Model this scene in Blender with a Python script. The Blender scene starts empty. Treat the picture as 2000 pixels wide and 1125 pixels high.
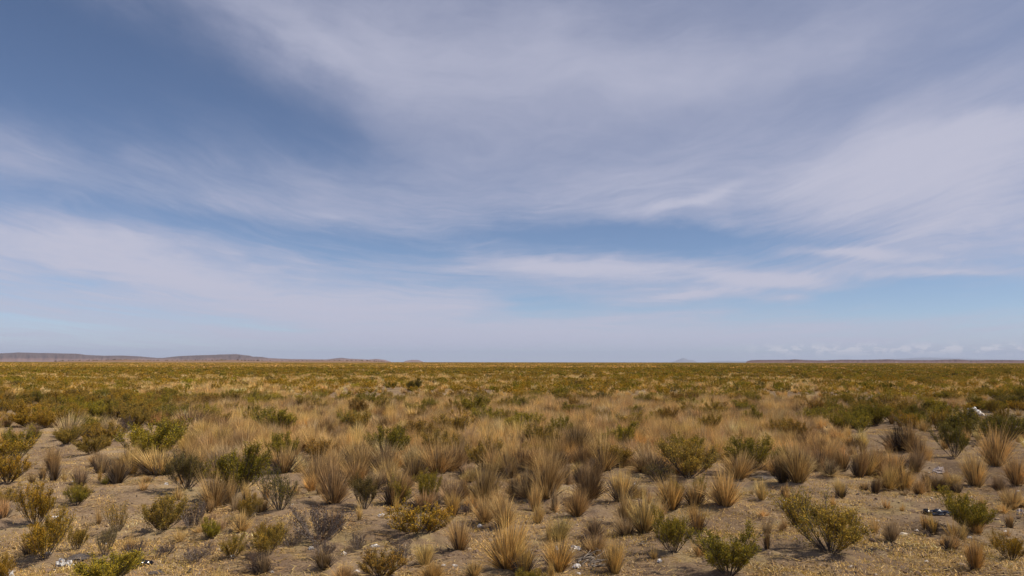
import bpy, math, random
import numpy as np
from mathutils import Vector, Matrix, Euler

# ------------------------------------------------------------------ scene, camera, sky, sun
sc = bpy.context.scene
COL = sc.collection
R = math.radians
EYE = 2.4
FPX = 1482.0                      # focal length in pixels of the 2000 px wide photograph
PITCH = R(5.58)
cam_d = bpy.data.cameras.new("camera")
cam_d.sensor_width = 36.0
cam_d.lens = FPX / 2000.0 * 36.0
cam_d.clip_start = 0.1
cam_d.clip_end = 250000.0
cam = bpy.data.objects.new("camera", cam_d)
COL.objects.link(cam)
ROLL = R(0.07)
CAMROT = (Euler((math.pi / 2 + PITCH, 0, 0)).to_matrix() @ Matrix.Rotation(ROLL, 3, 'Z'))
cam.matrix_world = Matrix.Translation((0, 0, EYE)) @ CAMROT.to_4x4()
sc.camera = cam

sc.view_settings.view_transform = 'Standard'
sc.view_settings.look = 'None'
sc.view_settings.exposure = 0.0
sc.view_settings.gamma = 1.0
sc.view_settings.use_curve_mapping = False
sc.render.engine = 'CYCLES'
sc.cycles.max_bounces = 5
sc.cycles.diffuse_bounces = 2
sc.cycles.glossy_bounces = 1
sc.cycles.transmission_bounces = 3
sc.cycles.volume_bounces = 0
sc.cycles.transparent_max_bounces = 6
sc.cycles.use_denoising = True
sc.cycles.denoiser = 'OPENIMAGEDENOISE'
sc.cycles.denoising_input_passes = 'RGB_ALBEDO_NORMAL'
sc.cycles.denoising_prefilter = 'ACCURATE'
sc.cycles.caustics_reflective = False
sc.cycles.caustics_refractive = False

SUN_EL, SUN_AZ = R(50), R(102)      # azimuth clockwise from the view direction (+Y)


def ray(px, py):
    v = Vector(((px - 1000) / FPX, (562.5 - py) / FPX, -1.0))
    return (CAMROT @ v).normalized()


def at(px, py):
    """Plan position on the plain for a bearing and a depression read off the photograph."""
    d = ray(px, py)
    t = EYE / -d.z
    return d.x * t, d.y * t


class Nodes:
    """Tiny helper to write node graphs as expressions."""

    def __init__(self, nt):
        self.nt = nt

    def new(self, typ, **props):
        n = self.nt.nodes.new(typ)
        for k, v in props.items():
            setattr(n, k, v)
        return n

    def put(self, sock, v):
        if hasattr(v, 'is_linked'):
            self.nt.links.new(v, sock)
        elif v is not None:
            if isinstance(v, (tuple, list)) and len(v) == 3 and sock.type == 'RGBA':
                v = (*v, 1.0)
            sock.default_value = v

    def m(self, op, a, b=None, c=None, clamp=False):
        n = self.new('ShaderNodeMath', operation=op, use_clamp=clamp)
        for s, v in zip(n.inputs, (a, b, c)):
            self.put(s, v)
        return n.outputs[0]

    def add(self, a, b): return self.m('ADD', a, b)
    def sub(self, a, b): return self.m('SUBTRACT', a, b)
    def mul(self, a, b): return self.m('MULTIPLY', a, b)

    def mix(self, f, a, b, blend='MIX'):
        n = self.new('ShaderNodeMix', data_type='RGBA', blend_type=blend)
        self.put(n.inputs[0], f)
        self.put(n.inputs[6], a)
        self.put(n.inputs[7], b)
        return n.outputs[2]

    def step(self, v, lo, hi, smooth=True):
        n = self.new('ShaderNodeMapRange', interpolation_type='SMOOTHSTEP' if smooth else 'LINEAR')
        self.put(n.inputs[0], v)
        n.inputs[1].default_value, n.inputs[2].default_value = lo, hi
        return n.outputs[0]

    def noise(self, vec, scale, detail=4, rough=0.5, dist=0.0, color=False, lac=2.0):
        n = self.new('ShaderNodeTexNoise')
        self.put(n.inputs['Vector'], vec)
        n.inputs['Scale'].default_value = scale
        n.inputs['Detail'].default_value = detail
        n.inputs['Roughness'].default_value = rough
        n.inputs['Lacunarity'].default_value = lac
        n.inputs['Distortion'].default_value = dist
        return n.outputs[1 if color else 0]

    def xyz(self, x, y, z):
        n = self.new('ShaderNodeCombineXYZ')
        for s, v in zip(n.inputs, (x, y, z)):
            self.put(s, v)
        return n.outputs[0]

    def sep(self, v):
        n = self.new('ShaderNodeSeparateXYZ')
        self.put(n.inputs[0], v)
        return n.outputs


# ---- world: high-altitude daylight sky under thin streaky cirrus
SKY_STRENGTH = 0.1
world = bpy.data.worlds.new("World")
sc.world = world
world.use_nodes = True
wt = world.node_tree
wt.nodes.clear()
W = Nodes(wt)
sky = W.new('ShaderNodeTexSky', sky_type='NISHITA')
sky.sun_disc = False
sky.sun_elevation = SUN_EL
sky.sun_rotation = SUN_AZ
sky.altitude = 3800
sky.air_density = 1.0
sky.dust_density = 1.2
sky.ozone_density = 1.5
D = W.new('ShaderNodeTexCoord').outputs['Generated']
nrm = W.new('ShaderNodeVectorMath', operation='NORMALIZE')
W.put(nrm.inputs[0], D)
dx, dy, dz = W.sep(nrm.outputs[0])
az = W.m('ARCTAN2', dx, dy)
el = W.m('ARCSINE', dz)
# the cirrus deck: streaks run level near the horizon and fan out overhead, so the grain is drawn out along t
tt = W.sub(W.m('LOGARITHM', W.add(W.m('MAXIMUM', el, 0.0), 0.07), math.e), W.mul(W.sub(1.0, W.m('COSINE', az)), 1.5))
wv = W.noise(W.xyz(W.mul(dx, 2.4), W.mul(dy, 2.4), W.mul(tt, 1.6)), 1.0, 4, 0.5, color=True)
wx, wy, wz = W.sep(wv)
vx, vy, vz = W.sep(W.noise(W.xyz(W.mul(dx, 8.0), W.mul(dy, 8.0), W.mul(tt, 4.5)), 1.0, 6, 0.62, color=True))
warp_a = W.add(W.mul(W.sub(wx, 0.5), 0.22), W.mul(W.sub(vx, 0.5), 0.12))
ek = W.add(el, 0.05)
warp_e = W.mul(ek, W.add(W.mul(W.sub(wy, 0.5), 0.20), W.mul(W.sub(vy, 0.5), 0.18)))
waz, wel = W.add(az, warp_a), W.add(el, warp_e)


def blob(px, py, rx, ry, rot, amp, sharp=1.0):
    d = ray(px, py)
    a0, e0 = math.atan2(d.x, d.y), math.asin(d.z)
    ca = (1000 - px) / FPX
    sx = rx / FPX / (1 + ca * ca)
    sy = ry / FPX
    u, v = W.sub(waz, a0), W.sub(wel, e0)
    c, s = math.cos(R(rot)), math.sin(R(rot))
    p = W.m('MULTIPLY_ADD', u, c / sx, W.mul(v, s / sx))
    q = W.m('MULTIPLY_ADD', u, -s / sy, W.mul(v, c / sy))
    r2 = W.m('MULTIPLY_ADD', p, p, W.mul(q, q))
    g = W.m('EXPONENT', W.mul(r2, -1.0))
    return W.mul(g, amp)


# veils (+) and open blue (-): bearing / height read off the photograph, radii in the same units
CLOUDS = [
    (120, 150, 560, 150, -8, -0.62), (560, 235, 260, 70, -22, -0.26), (60, 30, 260, 70, -4, -0.22),
    (640, 80, 360, 60, -20, 0.26), (1050, 130, 520, 110, -8, 0.26), (1500, 110, 500, 70, 8, 0.12),
    (40, 300, 190, 40, -5, 0.30), (60, 390, 300, 22, -5, -0.20), (500, 375, 260, 38, -5, 0.24),
    (520, 440, 330, 20, -5, -0.24), (760, 498, 280, 24, -5, -0.45), (1280, 468, 350, 34, -2, -0.80),
    (150, 480, 260, 30, -8, 0.30), (120, 545, 170, 10, -8, -0.22), (420, 568, 560, 46, -7, 0.62), (760, 350, 420, 60, -4, 0.14),
    (880, 596, 90, 26, 0, 0.22), (1010, 592, 110, 17, -3, -0.60), (1300, 602, 360, 14, 2, -0.45), (560, 642, 170, 13, -6, -0.42), (180, 545, 240, 13, -9, -0.30), (330, 670, 240, 14, 0, -0.14),
    (1080, 527, 260, 20, -3, 0.82), (1500, 545, 130, 17, -5, 0.85), (1310, 577, 120, 9, 6, 0.75), (1530, 584, 130, 9, -3, 0.65),
    (1310, 402, 130, 14, 12, 0.40), (1400, 435, 60, 12, -10, 0.3), (1680, 486, 150, 11, -6, 0.60), (1870, 523, 160, 10, -2, 0.60),
    (1900, 290, 360, 90, 9, 0.52), (1700, 330, 320, 80, 8, 0.16), (1900, 430, 240, 70, 4, 0.22), (1960, 210, 220, 26, 8, -0.2),
    (1840, 585, 360, 36, 0, -0.72), (1500, 625, 300, 18, 3, -0.16), (1150, 640, 600, 34, 2, 0.30), (700, 660, 300, 24, 0, 0.20),
    (1780, 120, 300, 50, 12, -0.10), (950, 290, 380, 60, -10, 0.08), (1400, 320, 300, 40, 8, 0.10),
]
cover = 0.0
for b in CLOUDS:
    cover = W.add(blob(*b), cover)
# streaks: the deck's own grain
tw = W.add(tt, W.mul(W.sub(wz, 0.5), 0.5))
s1 = W.noise(W.xyz(W.mul(dx, 3.0), W.mul(dy, 3.0), W.mul(tw, 5.0)), 1.0, 9, 0.60, 0.35)
s2 = W.noise(W.xyz(W.m('MULTIPLY_ADD', vx, 0.8, W.mul(dx, 9.0)), W.mul(dy, 9.0), W.mul(tw, 19.0)), 1.0, 8, 0.64, 0.5)
s3 = W.noise(W.xyz(W.m('MULTIPLY_ADD', vx, 2.0, W.mul(dx, 26.0)), W.mul(dy, 26.0), W.mul(tw, 44.0)), 1.0, 6, 0.62, 0.8)
fine = W.sub(1.25, W.mul(W.step(el, 0.08, 0.32), 0.85))
wisp = W.add(W.mul(W.sub(s1, 0.5), 1.30), W.mul(fine, W.add(W.mul(W.sub(s2, 0.5), 0.95), W.mul(W.sub(s3, 0.5), 0.42))))
low = W.step(el, 0.08, -0.01)
wisp = W.mul(wisp, W.sub(0.86, W.mul(W.step(el, 0.09, 0.36), 0.52)))
dens = W.add(W.add(W.mul(cover, 0.95), wisp), W.m('MULTIPLY_ADD', low, 0.27, W.add(0.45, W.mul(W.step(el, 0.10, 0.34), 0.02))))
dens = W.step(dens, -0.14, 1.12, True)
# tiny cumulus row low on the horizon
cn = W.noise(W.xyz(W.mul(az, 58.0), W.mul(el, 120.0), 0.0), 1.0, 6, 0.6)
row_e = math.asin(ray(1700, 684).z)
row = W.m('EXPONENT', W.mul(W.m('POWER', W.m('DIVIDE', W.sub(el, row_e), 0.0062), 2.0), -1.0))
side = W.mul(W.step(az, 0.27, 0.36), W.step(az, 0.66, 0.60))
cum = W.mul(W.mul(W.step(cn, 0.46, 0.55), row), W.mul(side, 0.95))

tint = W.mix(1.0, sky.outputs[0], (0.97, 0.96, 1.0), 'MULTIPLY')
ck = 1.0 / SKY_STRENGTH
cloud_c = W.mix(W.step(el, 0.02, 0.45), (0.520 * ck, 0.525 * ck, 0.655 * ck), (0.400 * ck, 0.420 * ck, 0.560 * ck))
cloud_c = W.mix(W.mul(W.step(dens, 0.55, 1.0), 0.6), cloud_c, (0.56 * ck, 0.565 * ck, 0.68 * ck))
colr = W.mix(dens, tint, cloud_c)
colr = W.mix(cum, colr, (0.86 * ck, 0.82 * ck, 0.84 * ck))
bg = W.new('ShaderNodeBackground')
W.put(bg.inputs[0], colr)
bg.inputs[1].default_value = SKY_STRENGTH
out = W.new('ShaderNodeOutputWorld')
wt.links.new(bg.outputs[0], out.inputs[0])
world.cycles.sampling_method = 'MANUAL'
world.cycles.sample_map_resolution = 512

sun_d = bpy.data.lights.new("sun", 'SUN')
sun_d.energy = 5.0
sun_d.angle = R(0.6)
sun_d.color = (1.0, 0.90, 0.74)
sun = bpy.data.objects.new("sun", sun_d)
COL.objects.link(sun)
SUNV = Vector((math.cos(SUN_EL) * math.sin(SUN_AZ), math.cos(SUN_EL) * math.cos(SUN_AZ), math.sin(SUN_EL)))
sun.rotation_euler = SUNV.to_track_quat('Z', 'Y').to_euler()
sun.location = SUNV * 60

# ------------------------------------------------------------------ helpers
rng = np.random.default_rng(11)


def hash2(ix, iy, seed):
    h = (ix.astype(np.int64) * 374761393 + iy.astype(np.int64) * 668265263 + seed * 974711) & 0x7fffffff
    h = ((h ^ (h >> 13)) * 1274126177) & 0x7fffffff
    h = h ^ (h >> 16)
    return (h & 0xffff) / 65535.0


def vnoise(x, y, seed=0):
    """Smooth value noise in 0..1."""
    x, y = np.asarray(x, float), np.asarray(y, float)
    ix, iy = np.floor(x), np.floor(y)
    fx, fy = x - ix, y - iy
    fx, fy = fx * fx * (3 - 2 * fx), fy * fy * (3 - 2 * fy)
    a, b = hash2(ix, iy, seed), hash2(ix + 1, iy, seed)
    c, d = hash2(ix, iy + 1, seed), hash2(ix + 1, iy + 1, seed)
    return (a + (b - a) * fx) * (1 - fy) + (c + (d - c) * fx) * fy


def fbm(x, y, seed=0, octaves=4):
    s, a, t = 0.0, 0.5, 0.0
    for k in range(octaves):
        s = s + a * vnoise(x * 2 ** k + 17.3 * k, y * 2 ** k - 9.1 * k, seed + k)
        t += a
        a *= 0.5
    return s / t


def ground_z(x, y):
    r = np.hypot(x, y)
    near = np.clip((70 - r) / 50, 0, 1)
    mid = np.clip((400 - r) / 300, 0, 1)
    z = near * (0.20 * (fbm(x / 0.8, y / 0.8, 3, 5) - 0.5) + 0.07 * np.abs(vnoise(x / 0.23, y / 0.23, 13) - 0.5) + 0.24 * (vnoise(x / 3.1, y / 3.1, 9) - 0.5))
    z = z + mid * 0.16 * (vnoise(x / 17.0, y / 17.0, 5) - 0.5)
    return z


def mesh_from(name, verts, faces, mats=(), smooth=False):
    me = bpy.data.meshes.new(name)
    me.from_pydata([tuple(v) for v in verts], [], faces)
    for m_ in mats:
        me.materials.append(m_)
    if smooth:
        me.polygons.foreach_set('use_smooth', [True] * len(me.polygons))
    return me


def link(name, data, parent=None, loc=None):
    o = bpy.data.objects.new(name, data)
    COL.objects.link(o)
    if parent is not None:
        o.parent = parent
    if loc is not None:
        o.location = loc
    return o


def tag(o, label=None, cat=None, group=None, kind=None):
    for k, v in (('label', label), ('category', cat), ('group', group), ('kind', kind)):
        if v:
            o[k] = v
    return o


def new_mat(name):
    m_ = bpy.data.materials.new(name)
    m_.use_nodes = True
    m_.node_tree.nodes.clear()
    n = Nodes(m_.node_tree)
    n.out = n.new('ShaderNodeOutputMaterial')
    return m_, n


# ------------------------------------------------------------------ ground
gm, G = new_mat("dry_soil")
pos = G.new('ShaderNodeNewGeometry').outputs['Position']
px_, py_, pz_ = G.sep(pos)
dist = G.m('SQRT', G.add(G.mul(px_, px_), G.mul(py_, py_)))
n_big = G.noise(pos, 0.22, 5, 0.6)
n_mid = G.noise(pos, 1.3, 6, 0.62)
n_fine = G.noise(pos, 9.0, 6, 0.65)
n_grit = G.noise(pos, 46.0, 3, 0.7)
soil = G.mix(G.step(n_big, 0.38, 0.62), (0.190, 0.130, 0.084), (0.275, 0.195, 0.122))
soil = G.mix(G.mul(G.step(n_mid, 0.52, 0.70), 0.75), soil, (0.370, 0.280, 0.135))     # bleached litter mats
soil = G.mix(G.mul(G.step(n_mid, 0.47, 0.34), 0.75), soil, (0.150, 0.105, 0.078))
n_pat = G.noise(pos, 0.65, 5, 0.6, 0.6)
soil = G.mix(G.mul(G.step(n_pat, 0.50, 0.60), 0.55), soil, (0.165, 0.112, 0.078))
soil = G.mix(G.mul(G.step(n_pat, 0.44, 0.34), 0.45), soil, (0.330, 0.255, 0.120))      # bare damp crust
n_pale = G.noise(pos, 0.42, 4, 0.55, 0.4)
soil = G.mix(G.mul(G.step(n_pale, 0.53, 0.64), 0.6), soil, (0.350, 0.262, 0.172))     # blown sand
soil = G.mix(G.mul(G.step(n_fine, 0.57, 0.74), 0.40), soil, (0.42, 0.33, 0.21))
soil = G.mix(G.mul(G.step(n_fine, 0.42, 0.30), 0.55), soil, (0.135, 0.095, 0.070))
soil = G.mix(G.mul(G.step(n_grit, 0.60, 0.68), 0.5), soil, (0.46, 0.40, 0.33))
soil = G.mix(G.mul(G.step(n_grit, 0.40, 0.33), 0.5), soil, (0.11, 0.08, 0.06))
# ash patches from old fires
for (ax, ay, arx, ary) in ((1745, 1066, 0.75, 0.45), (1700, 1076, 0.5, 0.25), (1495, 932, 0.55, 0.5), (1830, 1072, 0.5, 0.2), (158, 1092, 0.4, 0.3),
                           (310, 1118, 0.25, 0.15), (1285, 990, 0.3, 0.4)):
    X, Y = at(ax, ay)
    u = G.m('DIVIDE', G.sub(px_, X), arx)
    v = G.m('DIVIDE', G.sub(py_, Y), ary)
    q = G.add(G.add(G.mul(u, u), G.mul(v, v)), G.mul(G.sub(n_mid, 0.5), 3.0))
    soil = G.mix(G.mul(G.step(q, 1.2, 0.1), G.step(n_fine, 0.36, 0.56)), soil, (0.055, 0.044, 0.042))
# past the plants that are modelled, scrub and straw carpet the plain
fv = G.xyz(G.mul(px_, 0.030), G.mul(py_, 0.009), 0.0)
f1 = G.noise(fv, 1.0, 6, 0.6)
f2 = G.noise(G.xyz(G.mul(px_, 0.2), G.mul(py_, 0.06), 2.0), 1.0, 5, 0.65)
scrub = G.mix(G.step(f1, 0.40, 0.62), (0.130, 0.103, 0.030), (0.205, 0.145, 0.055))
scrub = G.mix(G.mul(G.step(f2, 0.55, 0.70), 0.7), scrub, (0.30, 0.20, 0.095))
scrub = G.mix(G.mul(G.step(f2, 0.45, 0.30), 0.7), scrub, (0.07, 0.06, 0.02))
cov = G.step(dist, 160.0, 700.0, False)
base = G.mix(cov, soil, scrub)
bump = G.new('ShaderNodeBump')
bump.inputs['Strength'].default_value = 0.9
bump.inputs['Distance'].default_value = 0.03
G.put(bump.inputs['Height'], G.add(G.mul(n_fine, 1.0), G.mul(n_grit, 0.45)))
bs = G.new('ShaderNodeBsdfDiffuse')
G.put(bs.inputs[0], base)
bs.inputs['Roughness'].default_value = 0.6
G.put(bs.inputs['Normal'], bump.outputs[0])
gm.node_tree.links.new(bs.outputs[0], G.out.inputs[0])


def build_ground():
    fine = np.linspace(-R(43), R(43), 620)
    coarse = np.linspace(R(43), 2 * math.pi - R(43), 74)[1:-1]
    th = np.concatenate([fine, coarse])
    rr = [0.6]
    while rr[-1] < 66000:
        r = rr[-1]
        g = 1.08 if r < 6 else 1.006 if r < 30 else 1.012 if r < 60 else 1.02 if r < 140 else 1.07 if r < 2000 else 1.2
        rr.append(r * g)
    rr = np.array(rr)
    rg, tg = np.meshgrid(rr, th, indexing='ij')
    x, y = rg * np.sin(tg), rg * np.cos(tg)
    z = ground_z(x, y)
    nr, nt_ = x.shape
    v = np.stack([x, y, z], -1).reshape(-1, 3)
    v = np.vstack([v, [[0, 0, 0]]])
    i = np.arange(nr - 1)[:, None] * nt_ + np.arange(nt_)[None, :]
    j = np.arange(nr - 1)[:, None] * nt_ + (np.arange(nt_)[None, :] + 1) % nt_
    quads = np.stack([i, i + nt_, j + nt_, j], -1).reshape(-1, 4)[:, ::-1]
    tris = np.stack([np.arange(nt_), (np.arange(nt_) + 1) % nt_, np.full(nt_, len(v) - 1)], -1)
    me = bpy.data.meshes.new("ground")
    me.vertices.add(len(v))
    me.vertices.foreach_set('co', v.ravel())
    nl = quads.size + tris.size
    me.loops.add(nl)
    me.loops.foreach_set('vertex_index', np.concatenate([quads.ravel(), tris.ravel()]).astype(np.int32))
    me.polygons.add(len(quads) + len(tris))
    starts = np.concatenate([np.arange(len(quads)) * 4, quads.size + np.arange(len(tris)) * 3]).astype(np.int32)
    me.polygons.foreach_set('loop_start', starts)
    me.update(calc_edges=True)
    me.validate()
    me.polygons.foreach_set('use_smooth', [True] * len(me.polygons))
    me.materials.append(gm)
    return tag(link("ground", me), 'bare sandy soil of the dry plain with pale litter and ash patches', 'ground', kind='structure')


GROUND = build_ground()

# ------------------------------------------------------------------ far hills
def hill_mat(name, top, low, strata, zmax, scale):
    m_, H = new_mat(name)
    p = H.new('ShaderNodeNewGeometry').outputs['Position']
    hx, hy, hz = H.sep(p)
    n1 = H.noise(H.xyz(H.mul(hx, scale), H.mul(hy, scale), H.mul(hz, scale * 6)), 1.0, 6, 0.6)
    n2 = H.noise(H.xyz(H.mul(hx, scale * 3.5), H.mul(hy, scale), H.mul(hz, scale * 3)), 1.0, 5, 0.65)
    c = H.mix(H.step(H.add(hz, H.mul(H.sub(n1, 0.5), zmax * 1.0)), zmax * 0.10, zmax * 0.62), low, top)
    c = H.mix(H.mul(H.step(n2, 0.55, 0.70), 0.6), c, strata)
    b = H.new('ShaderNodeBsdfDiffuse')
    H.put(b.inputs[0], c)
    m_.node_tree.links.new(b.outputs[0], H.out.inputs[0])
    return m_


def ridge(name, dist, prof, depth, mat, seed, rough=0.12, label=None, cat='hill', plateau=0.55, gully=0.0, step_px=2.0):
    """A range of hills: crest heights (above eye level) by bearing, extruded over its depth with gullies."""
    xs = np.array([p[0] for p in prof], float)
    hs = np.array([p[1] for p in prof], float)
    px = np.arange(xs[0], xs[-1] + 0.1, step_px)
    h = np.interp(px, xs, hs) / FPX * dist + EYE
    X = (px - 1000) / FPX * dist
    nd = 26
    v = []
    for k in range(nd):
        t = k / (nd - 1)
        front = min(1.0, t / plateau)
        c = front ** 0.8 if t <= plateau else math.cos((t - plateau) / (1 - plateau) * math.pi / 2) ** 0.7
        Y = dist + (t - plateau) * depth
        n = fbm(X / (dist * 0.012), np.full_like(X, t * 6.0), seed, 5) - 0.5
        g = (fbm(X / (dist * 0.004), np.full_like(X, t * 1.5), seed + 9, 3) - 0.5) * gully * math.sin(min(1, front) * math.pi)
        z = h * np.clip(c + (n * rough + g) * (1.0 if 0 < c < 0.999 else 0.4), 0, 1.15) * (Y / dist) ** 0.0
        z = np.where(c <= 0.001, -0.5, z)
        v.append(np.stack([X * Y / dist, np.full_like(X, Y), z], -1))
    nx = len(px)
    v = np.concatenate(v)
    f = [(k * nx + i, k * nx + i + 1, (k + 1) * nx + i + 1, (k + 1) * nx + i) for k in range(nd - 1) for i in range(nx - 1)]
    me = mesh_from(name, v, f, (mat,), smooth=True)
    return tag(link(name, me), label, cat, kind='structure')


mesa = hill_mat("mesa_rock", (0.125, 0.092, 0.088), (0.24, 0.155, 0.135), (0.15, 0.115, 0.11), 110.0, 0.0022)
red = hill_mat("red_bank", (0.10, 0.060, 0.055), (0.17, 0.095, 0.075), (0.30, 0.20, 0.16), 40.0, 0.010)
pale_red = hill_mat("red_earth", (0.22, 0.135, 0.09), (0.25, 0.165, 0.11), (0.13, 0.10, 0.05), 12.0, 0.030)
hazed_far_rock = hill_mat("hazed_far_rock", (0.19, 0.18, 0.20), (0.22, 0.20, 0.20), (0.25, 0.23, 0.23), 500.0, 0.0003)  # rock tones lightened, so part of the haze is painted in

ridge("hills", 12000, [(-420, 4), (-300, 14), (-120, 17), (0, 16), (40, 17.5), (100, 16.5), (150, 15.5), (172, 13), (208, 11.5), (240, 12), (278, 10.2), (310, 7.2),
                       (322, 7.5), (352, 11.0), (372, 11.8), (400, 13.0), (462, 14.8), (490, 12.2), (496, 10.0), (514, 9.4), (530, 7.0), (575, 5.4), (640, 4.8), (655, 6.8), (668, 8.0), (682, 6.4),
                       (722, 4.6), (736, 6.0), (752, 4.2), (764, 0.8), (772, -3)], 3400, mesa, 4, 0.16,
      'long low mauve mesas along the horizon with stepped flat tops', gully=0.30)
ridge("hill", 16000, [(784, -2), (794, 2.2), (806, 4.2), (818, 3.8), (828, 0.6), (832, -2)], 1500, mesa, 8, 0.10, 'small lone dark rise past the end of the long mauve mesas', step_px=1.0)
ridge("mesa", 9000, [(1452, -2), (1458, 2.6), (1466, 4.6), (1500, 4.9), (1540, 5.4), (1550, 6.2), (1570, 4.8), (1610, 4.2), (1640, 5.6), (1690, 5.4), (1730, 6.4), (1760, 5.0), (1820, 5.2),
                     (1868, 6.2), (1890, 4.8), (1950, 5.4), (2010, 4.6), (2200, 5.5), (2360, 2)], 1500, red, 21, 0.22,
      'low red mesa with a gullied face along the horizon', 'mesa', gully=0.7, step_px=1.5)
ridge("mountain", 60000, [(1306, -2), (1314, 1.5), (1326, 6.0), (1333, 8.8), (1339, 6.6), (1345, 4.2), (1350, 5.2), (1357, 2.6), (1364, -2)], 5000, hazed_far_rock, 30, 0.05,
      'tiny pale blue twin-peaked mountain on the far horizon', 'mountain', step_px=1.0)
ridge("mountain", 62000, [(1366, -2), (1390, 2.4), (1420, 3.4), (1445, 2.6), (1475, 2.8), (1500, 1)], 5000, hazed_far_rock, 33, 0.05,
      'faint blue rise just beside the twin-peaked mountain', 'mountain')
ridge("mountain", 60000, [(1640, 0), (1700, 5), (1760, 8), (1800, 10), (1840, 9.5), (1880, 8), (1930, 6.5), (2000, 5), (2100, 2)], 5000, hazed_far_rock, 35, 0.05,
      'broad faint blue mountain under small white clouds', 'mountain')
ridge("bank", 2600, [(90, -2.2), (116, 0.2), (150, 1.6), (200, 2.2), (235, 3.4), (252, 4.2), (268, 2.8), (300, 2.0), (360, 2.4), (430, 2.6), (452, 3.4), (480, 2.2), (560, 1.6), (640, 2.2), (700, 2.4), (745, 0.8), (765, -1.6)],
      700, pale_red, 40, 0.25, 'low reddish earth bank dotted with bushes before the mesas', 'bank', gully=0.25, step_px=1.5)

# ------------------------------------------------------------------ air
hz = bpy.data.materials.new("thin_air")
hz.use_nodes = True
hz.node_tree.nodes.clear()
hv = hz.node_tree.nodes.new('ShaderNodeVolumePrincipled')
hv.inputs['Color'].default_value = (0.66, 0.77, 1.0, 1)
hv.inputs['Density'].default_value = 2.0e-5
ho = hz.node_tree.nodes.new('ShaderNodeOutputMaterial')
hz.node_tree.links.new(hv.outputs[0], ho.inputs['Volume'])
S_, B_, T_ = 70000.0, -2.0, 900.0
me = mesh_from("haze", [(sx * S_, sy * S_, z) for z in (B_, T_) for sy in (-1, 1) for sx in (-1, 1)],
               [(0, 2, 3, 1), (4, 5, 7, 6), (0, 1, 5, 4), (2, 6, 7, 3), (0, 4, 6, 2), (1, 3, 7, 5)], (hz,))
tag(link("haze", me), 'thin pale air that fades the far hills', 'haze', kind='stuff')

# ------------------------------------------------------------------ plant materials
def plant_mat(name, instanced, spread, light, dark, transl):
    """Leaf or straw colour: the plant's own tone, varied leaf by leaf. Stuff carries its tone as an instance attribute."""
    m_, P = new_mat(name)
    if instanced:
        tone = P.new('ShaderNodeAttribute', attribute_type='INSTANCER', attribute_name='tone').outputs['Color']
    else:
        tone = P.new('ShaderNodeObjectInfo').outputs['Color']
    rnd = P.new('ShaderNodeNewGeometry').outputs['Random Per Island']
    var = P.new('ShaderNodeAttribute', attribute_type='GEOMETRY', attribute_name='age').outputs['Fac']
    c = P.mix(P.mul(P.step(rnd, 0.55, 1.0, False), spread), tone, P.mix(1.0, tone, light, 'MULTIPLY'))
    c = P.mix(P.mul(P.step(rnd, 0.45, 0.0, False), spread), c, P.mix(1.0, tone, dark, 'MULTIPLY'))
    c = P.mix(P.mul(var, 0.85), c, P.mix(1.0, tone, light, 'MULTIPLY'))
    d = P.new('ShaderNodeBsdfDiffuse')
    P.put(d.inputs[0], c)
    t = P.new('ShaderNodeBsdfTranslucent')
    P.put(t.inputs[0], c)
    mx = P.new('ShaderNodeMixShader')
    mx.inputs[0].default_value = transl
    m_.node_tree.links.new(d.outputs[0], mx.inputs[1])
    m_.node_tree.links.new(t.outputs[0], mx.inputs[2])
    m_.node_tree.links.new(mx.outputs[0], P.out.inputs[0])
    return m_


STRAW = [plant_mat("straw_blade", k, 0.9, (1.55, 1.45, 1.25), (0.42, 0.39, 0.38), 0.24) for k in (False, True)]
LEAF = [plant_mat("resin_leaf", k, 0.9, (2.1, 1.55, 0.85), (0.48, 0.55, 0.6), 0.20) for k in (False, True)]


def plain_mat(name, col, col2, scale=30.0, rough=0.9):
    m_, P = new_mat(name)
    p = P.new('ShaderNodeTexCoord').outputs['Object']
    n = P.noise(p, scale, 4, 0.6)
    c = P.mix(P.step(n, 0.35, 0.65), col, col2)
    b = P.new('ShaderNodeBsdfPrincipled')
    P.put(b.inputs['Base Color'], c)
    b.inputs['Roughness'].default_value = rough
    m_.node_tree.links.new(b.outputs[0], P.out.inputs[0])
    return m_


BARK = plain_mat("twig_bark", (0.055, 0.042, 0.033), (0.115, 0.088, 0.070), 25)
SHADE_THATCH = plain_mat("dead_shade_thatch", (0.050, 0.035, 0.026), (0.105, 0.074, 0.050), 40)  # dead blades, colour darkened further to stand for shade inside the clump
GREY_TWIG = plain_mat("grey_twig", (0.14, 0.115, 0.105), (0.22, 0.185, 0.17), 25)


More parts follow.
